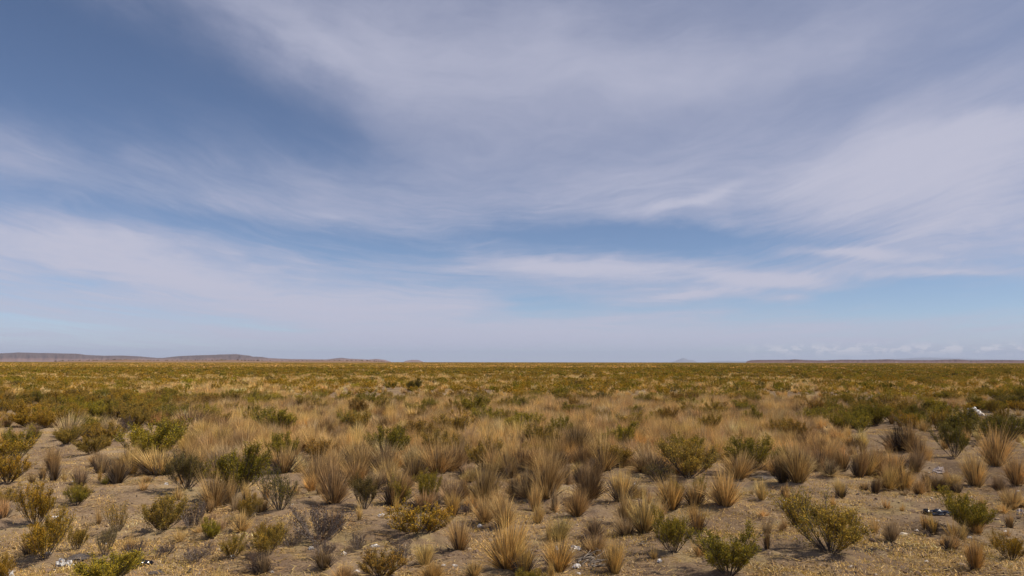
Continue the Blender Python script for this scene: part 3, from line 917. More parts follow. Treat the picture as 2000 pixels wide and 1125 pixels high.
# ------------------------------------------------------------------ grass clumps one can point to
CLUMPS = [
    (104, 951, 18, 50, 'up', 'dark', 'slim dark upright clump alone on the left bare hollow'),
    (155, 953, 24, 44, 'up', 'grey', 'grey-brown upright clump second from the slim dark one'),
    (228, 949, 36, 54, 'up', 'dark', 'dark-hearted clump with straw rim beside a lime tuft'),
    (204, 951, 18, 22, 'tuft', 'lime', 'small yellow-green tuft leaning on the dark-hearted clump'),
    (257, 933, 36, 48, 'fan', 'straw', 'straw clump right behind the dark-hearted one'),
    (190, 912, 32, 30, 'fan', 'brown', 'small brown fan clump alone on the hollow sand'),
    (288, 929, 42, 42, 'fan', 'grey', 'grey clump at the foot of the broad lime shrub'),
    (417, 993, 62, 74, 'fan', 'brown', 'tallest straw-brown clump before the big bright green shrub'),
    (444, 990, 30, 58, 'up', 'tawny', 'tawny side clump leaning out of the tallest straw-brown one'),
    (481, 993, 18, 50, 'up', 'straw', 'slim straw clump just beside the big bright green shrub'),
    (4, 1019, 26, 46, 'up', 'tawny', 'tawny clump cut by the left edge above bare soil'),
    (62, 955, 24, 24, 'tuft', 'dark', 'small dark tuft near the left edge beyond the gold-tipped shrub'),
    (193, 1013, 18, 40, 'tuft', 'brown', 'thin brown sprig clump next to the narrow gold-topped shrub'),
    (215, 858, 42, 40, 'fan', 'pale', 'pale straw clump in front of the purple-grey dry bush'),
    (133, 862, 54, 52, 'fan', 'pale', 'pale straw fan rising over an olive shrub'),
    (368, 881, 48, 44, 'broad', 'gold', 'first of two golden clumps in front of the brown grass'),
    (430, 881, 54, 50, 'broad', 'gold', 'second of two golden clumps, nearer the bright green shrub'),
    (372, 850, 84, 46, 'broad', 'brown', 'wide soft brown clump behind the two golden ones'),
    (470, 1052, 40, 38, 'fan', 'straw', 'straw clump between lime cushion and dark broom shrub'),
    (620, 959, 68, 70, 'fan', 'brown', 'dark-footed brown clump with arching stray blades'),
    (650, 1010, 70, 90, 'fan', 'brown', 'big brown clump above the purple-grey twig mat'),
    (695, 943, 52, 48, 'fan', 'tawny', 'tawny clump in the gap beyond the big brown one'),
    (808, 942, 42, 58, 'up', 'dark', 'dark upright clump amid tawny grass left of centre'),
    (855, 936, 66, 64, 'broad', 'tawny', 'wide brown-gold clump left of centre with dark foot'),
    (757, 946, 54, 50, 'fan', 'tawny', 'tawny fan clump between two darker ones'),
    (768, 1002, 64, 74, 'lean', 'brown', 'leaning brown clump with black shade and lime sprigs'),
    (730, 966, 32, 38, 'up', 'grey', 'grey narrow clump behind the leaning brown one'),
    (883, 991, 56, 56, 'fan', 'grey', 'grey-brown fan clump alone on pale centre soil'),
    (945, 991, 74, 90, 'fan', 'brown', 'tall wide brown clump just left of the centre'),
    (905, 919, 64, 54, 'droop', 'grey', 'sprawling grey clump with blades swept aside'),
    (897, 1076, 48, 62, 'fan', 'tawny', 'single straw-brown clump with black shade on bare centre soil'),
    (990, 1120, 100, 100, 'fan', 'gold', 'big golden clump at the bottom centre'),
    (1022, 1128, 40, 70, 'up', 'gold', 'golden side clump pressed against the big golden one'),
    (845, 1140, 54, 42, 'fan', 'gold', 'golden clump cut by the bottom edge left of centre'),
    (830, 1107, 42, 46, 'fan', 'straw', 'sparse straw clump with greenish blades near the bottom'),
    (925, 1134, 38, 36, 'fan', 'straw', 'small straw clump at the bottom beside the big golden one'),
    (670, 1136, 44, 34, 'fan', 'tawny', 'tawny clump cut by the bottom edge beside the reddish-olive shrub'),
    (632, 1113, 30, 42, 'up', 'dark', 'dark narrow clump below the loose brown twig cushion'),
    (514, 1114, 28, 44, 'up', 'grey', 'greyish clump beside the dark twig cushion near the bottom'),
    (717, 1104, 28, 28, 'tuft', 'grey', 'little grey clump on the bottom soil left of the cushion'),
    (702, 1031, 16, 42, 'tuft', 'straw', 'thin straw sprig before the grey twiggy shrub'),
    (946, 1026, 48, 50, 'fan', 'tawny', 'tawny clump in front of the tall wide brown one'),
    (985, 1036, 60, 64, 'fan', 'straw', 'straw clump above the big golden one'),
    (1068, 981, 78, 92, 'fan', 'brown', 'big brown clump right of centre, broadest there'),
    (1030, 980, 62, 58, 'droop', 'grey', 'sprawling grey clump spilling over beside the broadest brown one'),
    (1150, 986, 70, 72, 'fan', 'dark', 'dark brown clump between the broadest brown and a straw one'),
    (1127, 1018, 56, 58, 'fan', 'brown', 'brown-gold clump at the foot of the dark brown one'),
    (1213, 993, 42, 66, 'up', 'straw', 'tall narrow straw clump next to pale litter'),
    (1238, 986, 34, 38, 'fan', 'straw', 'smaller straw clump beside the tall narrow one'),
    (1258, 1046, 70, 76, 'fan', 'straw', 'broad straw clump, front one of the trio'),
    (1312, 1012, 60, 64, 'fan', 'gold', 'golden straw clump, middle one of the trio'),
    (1358, 1006, 34, 54, 'up', 'straw', 'slim straw clump, hindmost one of the trio'),
    (1362, 1056, 32, 58, 'up', 'orange', 'orange-brown upright clump beside the leaning green shrub'),
    (1418, 1013, 70, 76, 'fan', 'straw', 'big straw clump alone at the rim of the bare clearing'),
    (1488, 986, 28, 44, 'fan', 'straw', 'small straw clump on bare soil near the ash patch'),
    (1467, 971, 12, 18, 'tuft', 'grey', 'tiny tuft beside the small straw clump near the ash patch'),
    (1160, 1050, 56, 42, 'droop', 'grey', 'drooping grey-pale clump above the dead branches'),
    (1222, 1050, 50, 46, 'lean', 'grey', 'leaning grey clump between drooping one and broad straw one'),
    (1163, 1084, 50, 46, 'fan', 'tawny', 'sparse tawny clump behind the dead branches'),
    (1200, 1121, 44, 72, 'fan', 'gold', 'golden clump right beside the dead branches'),
    (1090, 1116, 64, 66, 'fan', 'gold', 'golden clump with white plastic caught behind it'),
    (1092, 1053, 52, 46, 'fan', 'straw', 'straw clump behind the caught white plastic'),
    (1073, 1053, 16, 42, 'tuft', 'straw', 'thin straw sprig leaning between two clumps near white plastic'),
    (1083, 1000, 30, 50, 'droop', 'pale', 'pale fallen blades bent over before the broadest brown clump'),
    (1278, 1095, 20, 26, 'tuft', 'straw', 'small straw tuft at the foot of the leaning green shrub'),
    (1050, 1031, 28, 40, 'fan', 'straw', 'thin straw clump on litter below the sprawling grey one'),
    (1125, 905, 66, 66, 'fan', 'dark', 'dark-footed tall clump in the grass band right of centre'),
    (1257, 909, 30, 48, 'up', 'tawny', 'tawny upright clump at the edge of pale litter'),
    (1178, 926, 66, 72, 'fan', 'tawny', 'tall tawny clump beside the overgrown olive shrub'),
    (1558, 953, 66, 84, 'fan', 'brown', 'big dark-sided clump beside the vase-shaped pair'),
    (1530, 950, 30, 60, 'up', 'dark', 'dark narrow clump pressed against the big dark-sided one'),
    (1622, 921, 16, 48, 'up', 'dark', 'slim dark clump behind the big dark-sided one'),
    (1645, 919, 36, 50, 'fan', 'tawny', 'tawny clump next to the slim dark one'),
    (1677, 932, 40, 70, 'lean', 'brown', 'leaning tall brown clump on the right-hand bare soil'),
    (1716, 926, 42, 64, 'fan', 'brown', 'brown clump between leaning tall one and golden hedge'),
    (1757, 884, 46, 50, 'up', 'black', 'near-black burnt clump at the right'),
    (1778, 886, 40, 58, 'fan', 'tawny', 'tawny clump hugging the near-black burnt one'),
    (1796, 906, 48, 52, 'droop', 'brown', 'sprawling brown clump below the near-black burnt one'),
    (1735, 957, 40, 50, 'fan', 'gold', 'first of two golden clumps grown into a hedge'),
    (1765, 957, 44, 54, 'fan', 'gold', 'second of two golden clumps grown into a hedge'),
    (1709, 964, 24, 38, 'lean', 'dark', 'dark-sided small clump at the end of the golden hedge'),
    (1795, 969, 32, 34, 'fan', 'tawny', 'squat tawny clump past the golden hedge'),
    (1642, 971, 20, 40, 'up', 'straw', 'slim straw clump above the largest olive shrub'),
    (1809, 945, 14, 30, 'up', 'dark', 'thin dark clump under the shiny clear wrapper'),
    (1905, 949, 48, 72, 'fan', 'tawny', 'tall tawny clump near the right edge on bare soil'),
    (1945, 918, 62, 78, 'fan', 'straw', 'tall wide straw clump leaning before the dark green shrub'),
    (1986, 946, 44, 64, 'fan', 'tawny', 'tawny clump cut by the right edge'),
    (1832, 954, 30, 34, 'up', 'dark', 'dark low clump, left of a pair near the right'),
    (1864, 954, 34, 32, 'fan', 'straw', 'straw low clump, right of a pair near the right'),
    (1952, 953, 32, 34, 'fan', 'grey', 'grey low clump between two tall tawny ones'),
    (1976, 996, 42, 44, 'fan', 'tawny', 'tawny clump near the right edge before the glinting clear plastic'),
    (1807, 1033, 18, 32, 'fan', 'straw', 'small straw clump under the black bag'),
    (1823, 1039, 18, 42, 'up', 'gold', 'slim golden clump before the black bag'),
    (1876, 1051, 24, 38, 'lean', 'straw', 'leaning straw clump below the green dome shrub'),
    (1855, 1066, 36, 34, 'lean', 'tawny', 'leaning tawny clump by the big ash patch'),
    (1904, 1116, 38, 62, 'fan', 'orange', 'orange pointed clump in the lower right corner'),
    (1908, 1041, 28, 38, 'fan', 'gold', 'golden clump at the foot of the green dome shrub'),
    (1573, 1001, 18, 24, 'tuft', 'dark', 'small dark tuft left behind the largest olive shrub'),
    (1532, 972, 20, 28, 'lean', 'tawny', 'small leaning tuft under the big dark-sided clump'),
    (1557, 973, 14, 18, 'tuft', 'brown', 'tiny brown tuft beside the small leaning one'),
    (1762, 1001, 12, 20, 'tuft', 'gold', 'tiny golden tuft alone on wide bare soil'),
    (1526, 1044, 12, 26, 'tuft', 'dark', 'thin dark tuft beside the largest olive shrub'),
    (1499, 1086, 12, 44, 'up', 'gold', 'slim golden tuft left of the largest olive shrub'),
    (1600, 922, 54, 54, 'droop', 'brown', 'arching brown clump behind the big dark-sided one'),
    (1566, 886, 34, 48, 'up', 'dark', 'dark clump at the right end of the grass band'),
    (1600, 893, 50, 46, 'broad', 'brown', 'soft brown clump behind the slim dark one'),
    (1775, 812, 52, 36, 'broad', 'tawny', 'reddish soft clump between dark shrubs at mid distance'),
    (1966, 1047, 16, 20, 'tuft', 'straw', 'little straw tuft near the glinting clear plastic'),
    (1972, 1032, 14, 32, 'up', 'tawny', 'narrow tawny tuft under the right edge clump'),
    (1840, 1060, 16, 22, 'tuft', 'straw', 'short straw tuft between black bag and ash patch'),
]
for (px, py, w, h, sh, tn, lab) in CLUMPS:
    X, Y = at(px, py)
    grass_clump(X, Y, *size(w * 1.04, h * 0.9, Y), sh, tn, lab, 'grass clumps standing apart', lean=-1.0 if 'drooping' in lab else 1.0)
N_CLUMPS, N_SHRUBS = len(CLUMPS), len(SHRUBS)

# ------------------------------------------------------------------ the rest of the plain: who grows where
def bearing_row(x, y):
    """Bearing (photograph column on the level) and row below the horizon for a point of the plain."""
    return 1000 + FPX * x / y, 707 + FPX * EYE / y


def densities(x, y):
    """Clumps and shrubs per square metre, and litter-bare gaps."""
    b, row = bearing_row(x, y)
    n1 = fbm(x / 9.0, y / 9.0, 51, 3)
    n2 = fbm(x / 4.0, y / 4.0, 61, 3)
    n3 = fbm(x / 30.0, y / 30.0, 71, 3)
    cl = np.zeros_like(x)
    sh = np.zeros_like(x)
    ss = lambda v, a, c: np.clip((v - a) / (c - a), 0, 1)
    band = ss(b, 300, 420) * ss(1640, b, b + 0) if False else ss(b, 300, 420) * (1 - ss(b, 1540, 1680))
    lo = 900 + 75 * np.exp(-((b - 930) / 330.0) ** 2)
    mid = ss(row, 778, 792) * (1 - ss(row, lo, lo + 25))
    wob = 18 * (n1 - 0.5)
    band = band * ss(row + wob, 782, 792) * (1 - ss(row + wob, lo - 40, lo + 30))
    near = ss(row, 905, 930)
    left = (1 - ss(b, 300, 420)) * mid
    right = ss(b, 1540, 1680) * mid
    far = 1 - ss(row, 778, 792)
    cl += band * 3.9 * (0.55 + 0.9 * n2)
    sh += band * 0.13
    cl += left * 0.55 * ss(n1, 0.40, 0.60)
    sh += left * 0.80 * ss(n2, 0.30, 0.55) * (1 - 0.72 * ss(row, 838, 862))
    cl += right * 1.0 * ss(n2, 0.35, 0.6)
    sh += right * 0.55 * ss(n1, 0.42, 0.60) * (1 - 0.8 * ss(row, 850, 875))
    gap = np.exp(-((b - 760) / 190.0) ** 2 - ((row - 775) / 14.0) ** 2) + 0.9 * np.exp(-((b - 1230) / 90.0) ** 2 - ((row - 783) / 12.0) ** 2) \
        + 0.7 * np.exp(-((b - 1590) / 120.0) ** 2 - ((row - 770) / 8.0) ** 2) + 0.8 * np.exp(-((b - 90) / 90.0) ** 2 - ((row - 787) / 7.0) ** 2)
    keep = np.clip(1 - 1.1 * gap, 0.06, 1)
    sh += far * (0.10 + 0.36 * ss(n1, 0.38, 0.60) * (0.5 + n3)) * keep
    cl += far * (0.55 + 1.3 * ss(n1, 0.62, 0.38)) * keep * (1.0 - 0.45 * ss(b, 1300, 1700))
    cl += near * (1.3 * ss(n2, 0.42, 0.6) + 2.8 * np.exp(-((b - 930) / 360.0) ** 2 - ((row - 940) / 90.0) ** 2) * ss(n2, 0.35, 0.6))
    sh += near * (0.10 + 0.30 * (1 - ss(b, 500, 650)) * ss(n1, 0.4, 0.6))
    return cl, sh


def scatter(y0, y1, step, seed, half=0.76):
    g = np.random.default_rng(seed)
    ys = np.arange(y0, y1, step)
    pts = []
    for yy in ys:
        w = half * yy + 2
        xs = np.arange(-w, w, step)
        pts.append(np.stack([xs, np.full_like(xs, yy)], -1))
    p = np.concatenate(pts)
    p += g.uniform(-0.5, 0.5, p.shape) * step * 0.98
    return p, g


taken = np.array(TAKEN)


def free(p, extra):
    ok = np.ones(len(p), bool)
    for (x, y, r) in taken:
        ok &= (p[:, 0] - x) ** 2 + (p[:, 1] - y) ** 2 > (r + extra) ** 2
    return ok


clump_pts, shrub_pts = [], []
for (y0, y1, st) in ((8.2, 60, 0.42), (60, 130, 0.6), (130, 270, 1.1)):
    p, g = scatter(y0, y1, st, int(y0 * 10))
    c, s = densities(p[:, 0], p[:, 1])
    u = g.uniform(0, 1, len(p))
    a = np.minimum(c * st * st, 0.9)
    bb = np.minimum(s * st * st, 0.8)
    ok = free(p, 0.04) if y0 < 60 else np.ones(len(p), bool)
    clump_pts.append(p[(u < a) & ok])
    ok2 = free(p, 0.22) if y0 < 60 else ok
    shrub_pts.append(p[(u > 1 - bb) & ok2])
clump_pts = np.concatenate(clump_pts)
shrub_pts = np.concatenate(shrub_pts)
clump_pts = clump_pts[np.argsort(clump_pts[:, 1])]
shrub_pts = shrub_pts[np.argsort(shrub_pts[:, 1])]


def clump_style(x, y, g):
    b, row = bearing_row(x, y)
    n = float(vnoise(x / 5.0, y / 5.0, 88))
    inband = 300 < b < 1640 and 782 < row < 945
    if row > 935 and 600 < b < 1350 and row < 1060 and g.uniform() < 0.6:
        tone = g.choice(['straw', 'tawny', 'brown', 'grey', 'gold'], p=[.25, .30, .2, .15, .10])
        shape = g.choice(['fan', 'up', 'lean', 'droop'], p=[.5, .2, .15, .15])
        h, w = g.uniform(0.22, 0.46), g.uniform(0.24, 0.50)
    elif row > 935:
        tone = g.choice(['straw', 'tawny', 'gold', 'grey', 'brown'], p=[.3, .25, .15, .15, .15])
        shape = g.choice(['tuft', 'up', 'fan'], p=[.6, .2, .2])
        h, w = g.uniform(0.10, 0.32), g.uniform(0.10, 0.28)
    elif inband:
        tone = g.choice(['tawny', 'straw', 'brown', 'grey', 'gold', 'pale', 'dark'], p=[.32, .15, .19, .18, .06, .04, .06] if n > 0.42 else [.22, .24, .16, .10, .20, .05, .03])
        shape = g.choice(['fan', 'broad', 'up', 'droop', 'lean'], p=[.42, .30, .10, .12, .06])
        h, w = g.uniform(0.32, 0.62), g.uniform(0.45, 0.80)
    elif row > 782:
        tone = g.choice(['straw', 'tawny', 'brown', 'pale', 'grey', 'dark'], p=[.28, .27, .2, .10, .10, .05])
        shape = g.choice(['fan', 'up', 'broad', 'tuft'], p=[.45, .2, .2, .15])
        h, w = g.uniform(0.3, 0.6), g.uniform(0.3, 0.6)
    else:
        tone = g.choice(['gold', 'straw', 'tawny', 'pale', 'golden'], p=[.27, .33, .15, .15, .10])
        shape = g.choice(['fan', 'broad'])
        h, w = g.uniform(0.25, 0.5), g.uniform(0.4, 0.8)
    return shape, tone, w, h


def shrub_style(x, y, g):
    b, row = bearing_row(x, y)
    right = b > 1350
    if row > 935:
        return g.choice(['low', 'loose']), g.choice(['golden', 'olive', 'green']), g.uniform(0.25, 0.5), g.uniform(0.18, 0.35)
    if 300 < b < 1640 and row > 785:
        return 'loose' if g.uniform() < 0.4 else 'dome', g.choice(['green', 'olive', 'rust', 'lime'], p=[.35, .35, .2, .1]), g.uniform(0.7, 1.2), g.uniform(0.5, 0.72)
    tone = g.choice(['green', 'olive', 'deep', 'lime', 'golden', 'dusky'], p=[.28, .42, .10, .03, .13, .04] if right else [.20, .38, .04, .08, .26, .04])
    return g.choice(['dome', 'dome', 'loose', 'low']), tone, g.uniform(0.55, 1.45), g.uniform(0.38, 0.78)


def region(x, y, kind):
    b, row = bearing_row(x, y)
    if kind == 'grass':
        if row > 935:
            return 'little clump of dry grass scattered on the bare foreground soil', 'little clumps on bare soil'
        if 300 < b < 1640:
            third = 'left' if b < 760 else 'right' if b > 1230 else 'middle'
            return f'tawny grass clump packed among others in the {third} of the grass band', f'clumps packed in the grass band, {third}'
        if b <= 300:
            return 'straw clump among the green shrubs of the left thicket', 'clumps among the left thicket'
        return 'brown clump standing loosely on the plain right of the grass band', 'loose clumps right of the band'
    if row > 935:
        return 'small low shrub scattered on the bare foreground soil', 'small shrubs on bare soil'
    if 300 < b < 1640 and row > 785:
        return 'green shrub half sunk in the tawny grass band', 'shrubs sunk in the grass band'
    if b <= 300:
        return 'olive shrub crowded with others in the left thicket', 'shrubs of the left thicket'
    if b > 1640 and row > 785:
        return 'dark green shrub on the plain at the right of the grass band', 'shrubs right of the grass band'
    return 'olive shrub on the open plain just beyond the grass band', 'shrubs just beyond the grass band'


LANDMARKS = [
    (1018, 856, 'the bright domed shrub'), (133, 862, 'the pale straw fan'), (400, 881, 'the two golden clumps'), (1345, 937, 'the left vase-shaped shrub'), (1462, 926, 'the right vase-shaped shrub'),
    (1757, 884, 'the near-black burnt clump'), (292, 908, 'the broad lime shrub'), (808, 764, 'the near-black round shrub'), (1905, 812, 'the white rubble'), (810, 882, 'the rust-tinged shrub'),
    (1558, 953, 'the big dark-sided clump'), (1775, 812, 'the reddish soft clump'), (0, 840, 'the left picture edge'), (2000, 836, 'the right picture edge'), (922, 813, 'the reddish-sided shrub'),
    (466, 976, 'the big bright green shrub'), (1068, 981, 'the broadest brown clump'), (1622, 1088, 'the largest olive shrub'), (1893, 1037, 'the green dome shrub'), (990, 1120, 'the big golden clump'),
    (545, 1022, 'the dark broom shrub'), (626, 1060, 'the purple-grey twig mat'), (768, 1002, 'the leaning brown clump'), (158, 1090, 'the dark ash mound'), (206, 1125, 'the bright yellow-green shrub'),
    (412, 1061, 'the lime cushion shrub'), (1258, 1046, 'the broad straw clump'), (1418, 1013, 'the straw clump by the clearing'), (1125, 905, 'the dark-footed tall clump'), (345, 826, 'the dark shrub mass'),
    (666, 791, 'the bright lime shrub'), (1604, 830, 'the green shrub ending the band'), (1172, 791, 'the shrub beside pale stones'), (540, 858, 'the green shrub starting the band'), (1120, 816, 'the bright tufted shrub'),
]
WORD_TONE = {'straw': 'straw-coloured', 'gold': 'golden', 'grey': 'greyish', 'deep': 'dark green', 'golden': 'gold-tipped', 'rust': 'rust-tinged', 'dusky': 'dusky', 'lime': 'bright lime'}
WORD_SHAPE = {'up': 'upright', 'fan': 'fanned', 'broad': 'spreading', 'droop': 'drooping', 'lean': 'leaning', 'tuft': 'small', 'dome': 'rounded', 'loose': 'loose', 'low': 'low', 'vase': 'open', 'broom': 'stiff'}
ORDINAL = ['', 'second', 'third', 'fourth', 'fifth', 'sixth', 'seventh', 'eighth', 'ninth', 'tenth', 'eleventh', 'twelfth', 'thirteenth', 'fourteenth', 'fifteenth', 'sixteenth', 'seventeenth', 'eighteenth', 'nineteenth', 'twentieth', 'twenty-first', 'twenty-second', 'twenty-third', 'twenty-fourth']
PENDING = {}


def remember(root, x, y, shape, tone, kind):
    """Name a plant by its look and by the nearest landmark; alike ones are told apart by their order from it."""
    b, row = bearing_row(x, y)
    dist, lx, ly, nm = min((math.hypot(b - px, (row - py) * 2.2), px, py, nm) for px, py, nm in LANDMARKS)
    dx, dy = b - lx, (row - ly) * 2.2
    rel = ('to the left of' if dx < 0 else 'to the right of') if abs(dx) > abs(dy) else ('in front of' if dy > 0 else 'behind')
    if 'edge' in nm:
        rel = 'near'
    key = f"{WORD_TONE.get(tone, tone)} {WORD_SHAPE[shape]} {kind} {rel} {nm}"
    PENDING.setdefault(key, []).append((dist, root))


n_ind = 300 - N_CLUMPS
for (x, y) in clump_pts[:n_ind]:
    sh, tn, w, h = clump_style(x, y, GR)
    lab, grp = region(x, y, 'grass')
    remember(grass_clump(x, y, w, h, sh, tn, lab, grp), x, y, sh, tn, 'grass clump')
m_ind = 300 - N_SHRUBS
for (x, y) in shrub_pts[:m_ind]:
    sh, tn, w, h = shrub_style(x, y, GR)
    lab, grp = region(x, y, 'shrub')
    remember(shrub(x, y, w, h, sh, tn, lab, grp), x, y, sh, tn, 'shrub')
for key, rows in PENDING.items():
    rows.sort(key=lambda r: r[0])
    for k, (_, root) in enumerate(rows):
        root['label'] = (ORDINAL[min(k, 23)] + ' ' + key).strip()


# ------------------------------------------------------------------ stuff: what is past counting, instanced on points
def instancer(name, pts, rots, scls, idxs, tones, protos, label, cat):
    """One object: geometry nodes place the given meshes on its points, each with its own turn, size and tone."""
    me = bpy.data.meshes.new(name)
    me.vertices.add(len(pts))
    me.vertices.foreach_set('co', np.asarray(pts, np.float32).ravel())
    for nm, typ, arr, key in (('rot', 'FLOAT_VECTOR', rots, 'vector'), ('scl', 'FLOAT_VECTOR', scls, 'vector'), ('tone', 'FLOAT_COLOR', tones, 'color')):
        at_ = me.attributes.new(nm, typ, 'POINT')
        at_.data.foreach_set(key, np.asarray(arr, np.float32).ravel())
    ob = tag(link(name, me), label, cat, kind='stuff')
    if True:
        ng = bpy.data.node_groups.new(name, 'GeometryNodeTree')
        ng.interface.new_socket('Geometry', in_out='INPUT', socket_type='NodeSocketGeometry')
        ng.interface.new_socket('Geometry', in_out='OUTPUT', socket_type='NodeSocketGeometry')
        N, L = ng.nodes, ng.links
    gi, go = N.new('NodeGroupInput'), N.new('NodeGroupOutput')
    join = N.new('GeometryNodeJoinGeometry')

    def named(nm, typ):
        n = N.new('GeometryNodeInputNamedAttribute')
        n.data_type = typ
        n.inputs[0].default_value = nm
        return n.outputs[0]
    idxs = np.asarray(idxs, np.int32)
    at_ = me.attributes.new('idx', 'INT', 'POINT')
    at_.data.foreach_set('value', idxs)
    for k, pm in enumerate(protos):
        po = bpy.data.objects.new(name + "_piece", pm)
        oi = N.new('GeometryNodeObjectInfo')
        oi.inputs['Object'].default_value = po
        oi.inputs['As Instance'].default_value = False
        g2i = N.new('GeometryNodeGeometryToInstance')
        L.new(oi.outputs['Geometry'], g2i.inputs[0])
        eq = N.new('FunctionNodeCompare')
        eq.data_type, eq.operation = 'INT', 'EQUAL'
        ia = named('idx', 'INT')
        L.new(ia, [s for s in eq.inputs if s.type == 'INT'][0])
        [s for s in eq.inputs if s.type == 'INT'][1].default_value = k
        ip = N.new('GeometryNodeInstanceOnPoints')
        L.new(gi.outputs[0], ip.inputs['Points'])
        L.new(eq.outputs[0], ip.inputs['Selection'])
        L.new(g2i.outputs[0], ip.inputs['Instance'])
        L.new(named('rot', 'FLOAT_VECTOR'), ip.inputs['Rotation'])
        L.new(named('scl', 'FLOAT_VECTOR'), ip.inputs['Scale'])
        L.new(ip.outputs[0], join.inputs[0])
    L.new(join.outputs[0], go.inputs[0])
    md = ob.modifiers.new("scatter", 'NODES')
    md.node_group = ng
    return ob


def spread(pts, style, variants, per_shape, g):
    """Arrays for instancer() from styles."""
    P, Rr, S, I, T = [], [], [], [], []
    zz = ground_z(pts[:, 0], pts[:, 1])
    for (x, y), z in zip(pts, zz):
        sh, tn, w, h = style(x, y, g)
        k = per_shape(sh, y, g)
        w0, h0 = variants[k]
        P.append((x, y, z - 0.01))
        Rr.append((0, 0, g.uniform(0, 6.28)))
        S.append((w / w0, w / w0, h / h0))
        I.append(k)
        T.append((*tone_of(tn, g, 0.14), 1))
    return P, Rr, S, I, T


# coarser pieces for farther off
def clump_variants():
    meshes, dims, table = [], [], {}
    for lod, (frac, wid) in enumerate(((0.62, 0.009), (0.20, 0.028))):
        for sh in ('up', 'fan', 'broad', 'droop', 'lean', 'tuft'):
            kw = dict(SHAPES[sh])
            kw['n'] = int(kw['n'] * frac)
            for s_ in range(2 if lod == 0 else 1):
                B = tussock_geo(400 + lod * 50 + s_ * 7 + len(meshes), width=wid, seg=3, **kw)
                dims.append(extent(B.v))
                me = B.mesh("blades", STRAW[1])
                meshes.append(me)
                table.setdefault((lod, sh), []).append(len(meshes) - 1)
    return meshes, dims, table


CM, CDIM, CTAB = clump_variants()
gs = np.random.default_rng(99)
rest = clump_pts[max(0, n_ind):]
instancer("bunchgrass", *spread(rest, clump_style, CDIM, lambda sh, y, g: int(g.choice(CTAB[(0 if y < 55 else 1, sh)])), gs), CM,
          'tawny dry bunchgrass covering the plain beyond the nearest clumps', 'grass')


def bush_variants():
    meshes, dims, table = [], [], {}
    for lod in range(3):
        for sh in ('dome', 'loose', 'low'):
            for s_ in range(2):
                kw = dict(BUSH[sh])
                if lod == 1:
                    kw.update(nb=9, fork=1, twigs=3, leaves=9, leaf=0.075, lw=0.034)
                elif lod == 2:
                    kw.update(nb=7, fork=1, twigs=2, leaves=5, leaf=0.14, lw=0.085)
                parts = shrub_parts(700 + lod * 40 + s_ * 9 + len(meshes), **kw)
                B = merge([b for _, b in parts])
                dims.append(extent(B.v))
                me = B.mesh("foliage", LEAF[1])
                if lod == 0:
                    st = merge([a for a, _ in parts])
                    k = len(B.v)
                    nf = len(B.f)
                    B.v += st.v
                    B.a += st.a
                    B.f += [tuple(i + k for i in f) for f in st.f]
                    me = B.mesh("foliage", LEAF[1])
                    me.materials.append(BARK)
                    me.polygons.foreach_set('material_index', [0] * nf + [1] * (len(B.f) - nf))
                meshes.append(me)
                table.setdefault((lod, sh), []).append(len(meshes) - 1)
    return meshes, dims, table


BM, BDIM, BTAB = bush_variants()
rest = shrub_pts[max(0, m_ind):]
instancer("shrubbery", *spread(rest, shrub_style, BDIM, lambda sh, y, g: int(g.choice(BTAB[(0 if y < 50 else 1 if y < 110 else 2, sh)])), gs), BM,
          'olive steppe shrubs covering the plain all the way to the horizon', 'scrub')

# far scrub: patches of bushes and straw, some metres across each
def patch_geo(seed, size_, n, q):
    g = np.random.default_rng(seed)
    B = Geo()
    for _ in range(n):
        c = np.array([*g.uniform(-size_ / 2, size_ / 2, 2), 0.0])
        r, h = g.uniform(0.35, 0.8), g.uniform(0.30, 0.75)
        ag = float(np.clip(g.normal(0.2, 0.3), 0, 1))
        for _ in range(q):
            a, t = g.uniform(0, 6.28), g.uniform(0.0, 1.0)
            p = c + np.array([math.cos(a) * r * math.sqrt(1 - t * t * 0.8), math.sin(a) * r * math.sqrt(1 - t * t * 0.8), h * t])
            d = unit(np.array([math.cos(a) * 0.6, math.sin(a) * 0.6, 0.9]) + g.normal(0, 0.3, 3))
            B.leaf(p - d * 0.12, d, unit(np.cross(d, g.normal(0, 1, 3))), 0.36, 0.26, ag)
    return B


PM = [patch_geo(40 + k, 7.0, 14, 9).mesh("foliage", LEAF[1]) for k in range(5)]
P, Rr, S, I, T = [], [], [], [], []
for (y0, y1, st) in ((250, 520, 5.2), (520, 1000, 8.5), (1000, 2500, 18.0)):
    p, g = scatter(y0, y1, st, int(y0))
    nz = fbm(p[:, 0] / 60, p[:, 1] / 160, 15, 3)
    nn = fbm(p[:, 0] / 25, p[:, 1] / 90, 16, 3)
    p_, nz, nn = p[g.uniform(0, 1, len(p)) < 0.55 + 0.8 * nz], None, None
    tn = fbm(p_[:, 0] / 45, p_[:, 1] / 150, 17, 3)
    zz = ground_z(p_[:, 0], p_[:, 1])
    for (x, y), z, t in zip(p_, zz, tn):
        s_ = g.uniform(0.8, 1.3) * (1 if y < 520 else 1.35 if y < 1000 else 2.2)
        P.append((x, y, z - 0.02))
        Rr.append((0, 0, g.uniform(0, 6.28)))
        S.append((s_, s_, g.uniform(0.7, 1.15)))
        I.append(int(g.integers(0, 5)))
        right = x / y > 0.2
        name = g.choice(['olive', 'golden', 'tawny', 'straw'], p=[.60, .14, .16, .10]) if t > 0.42 and not right else g.choice(['olive', 'green', 'tawny', 'deep'], p=[.55, .2, .1, .15])
        T.append((*tone_of(name, g, 0.12), 1))
instancer("far_scrub_vegetation", P, Rr, S, I, T, PM, 'far scrub thinning into a level olive line at the horizon', 'scrub')

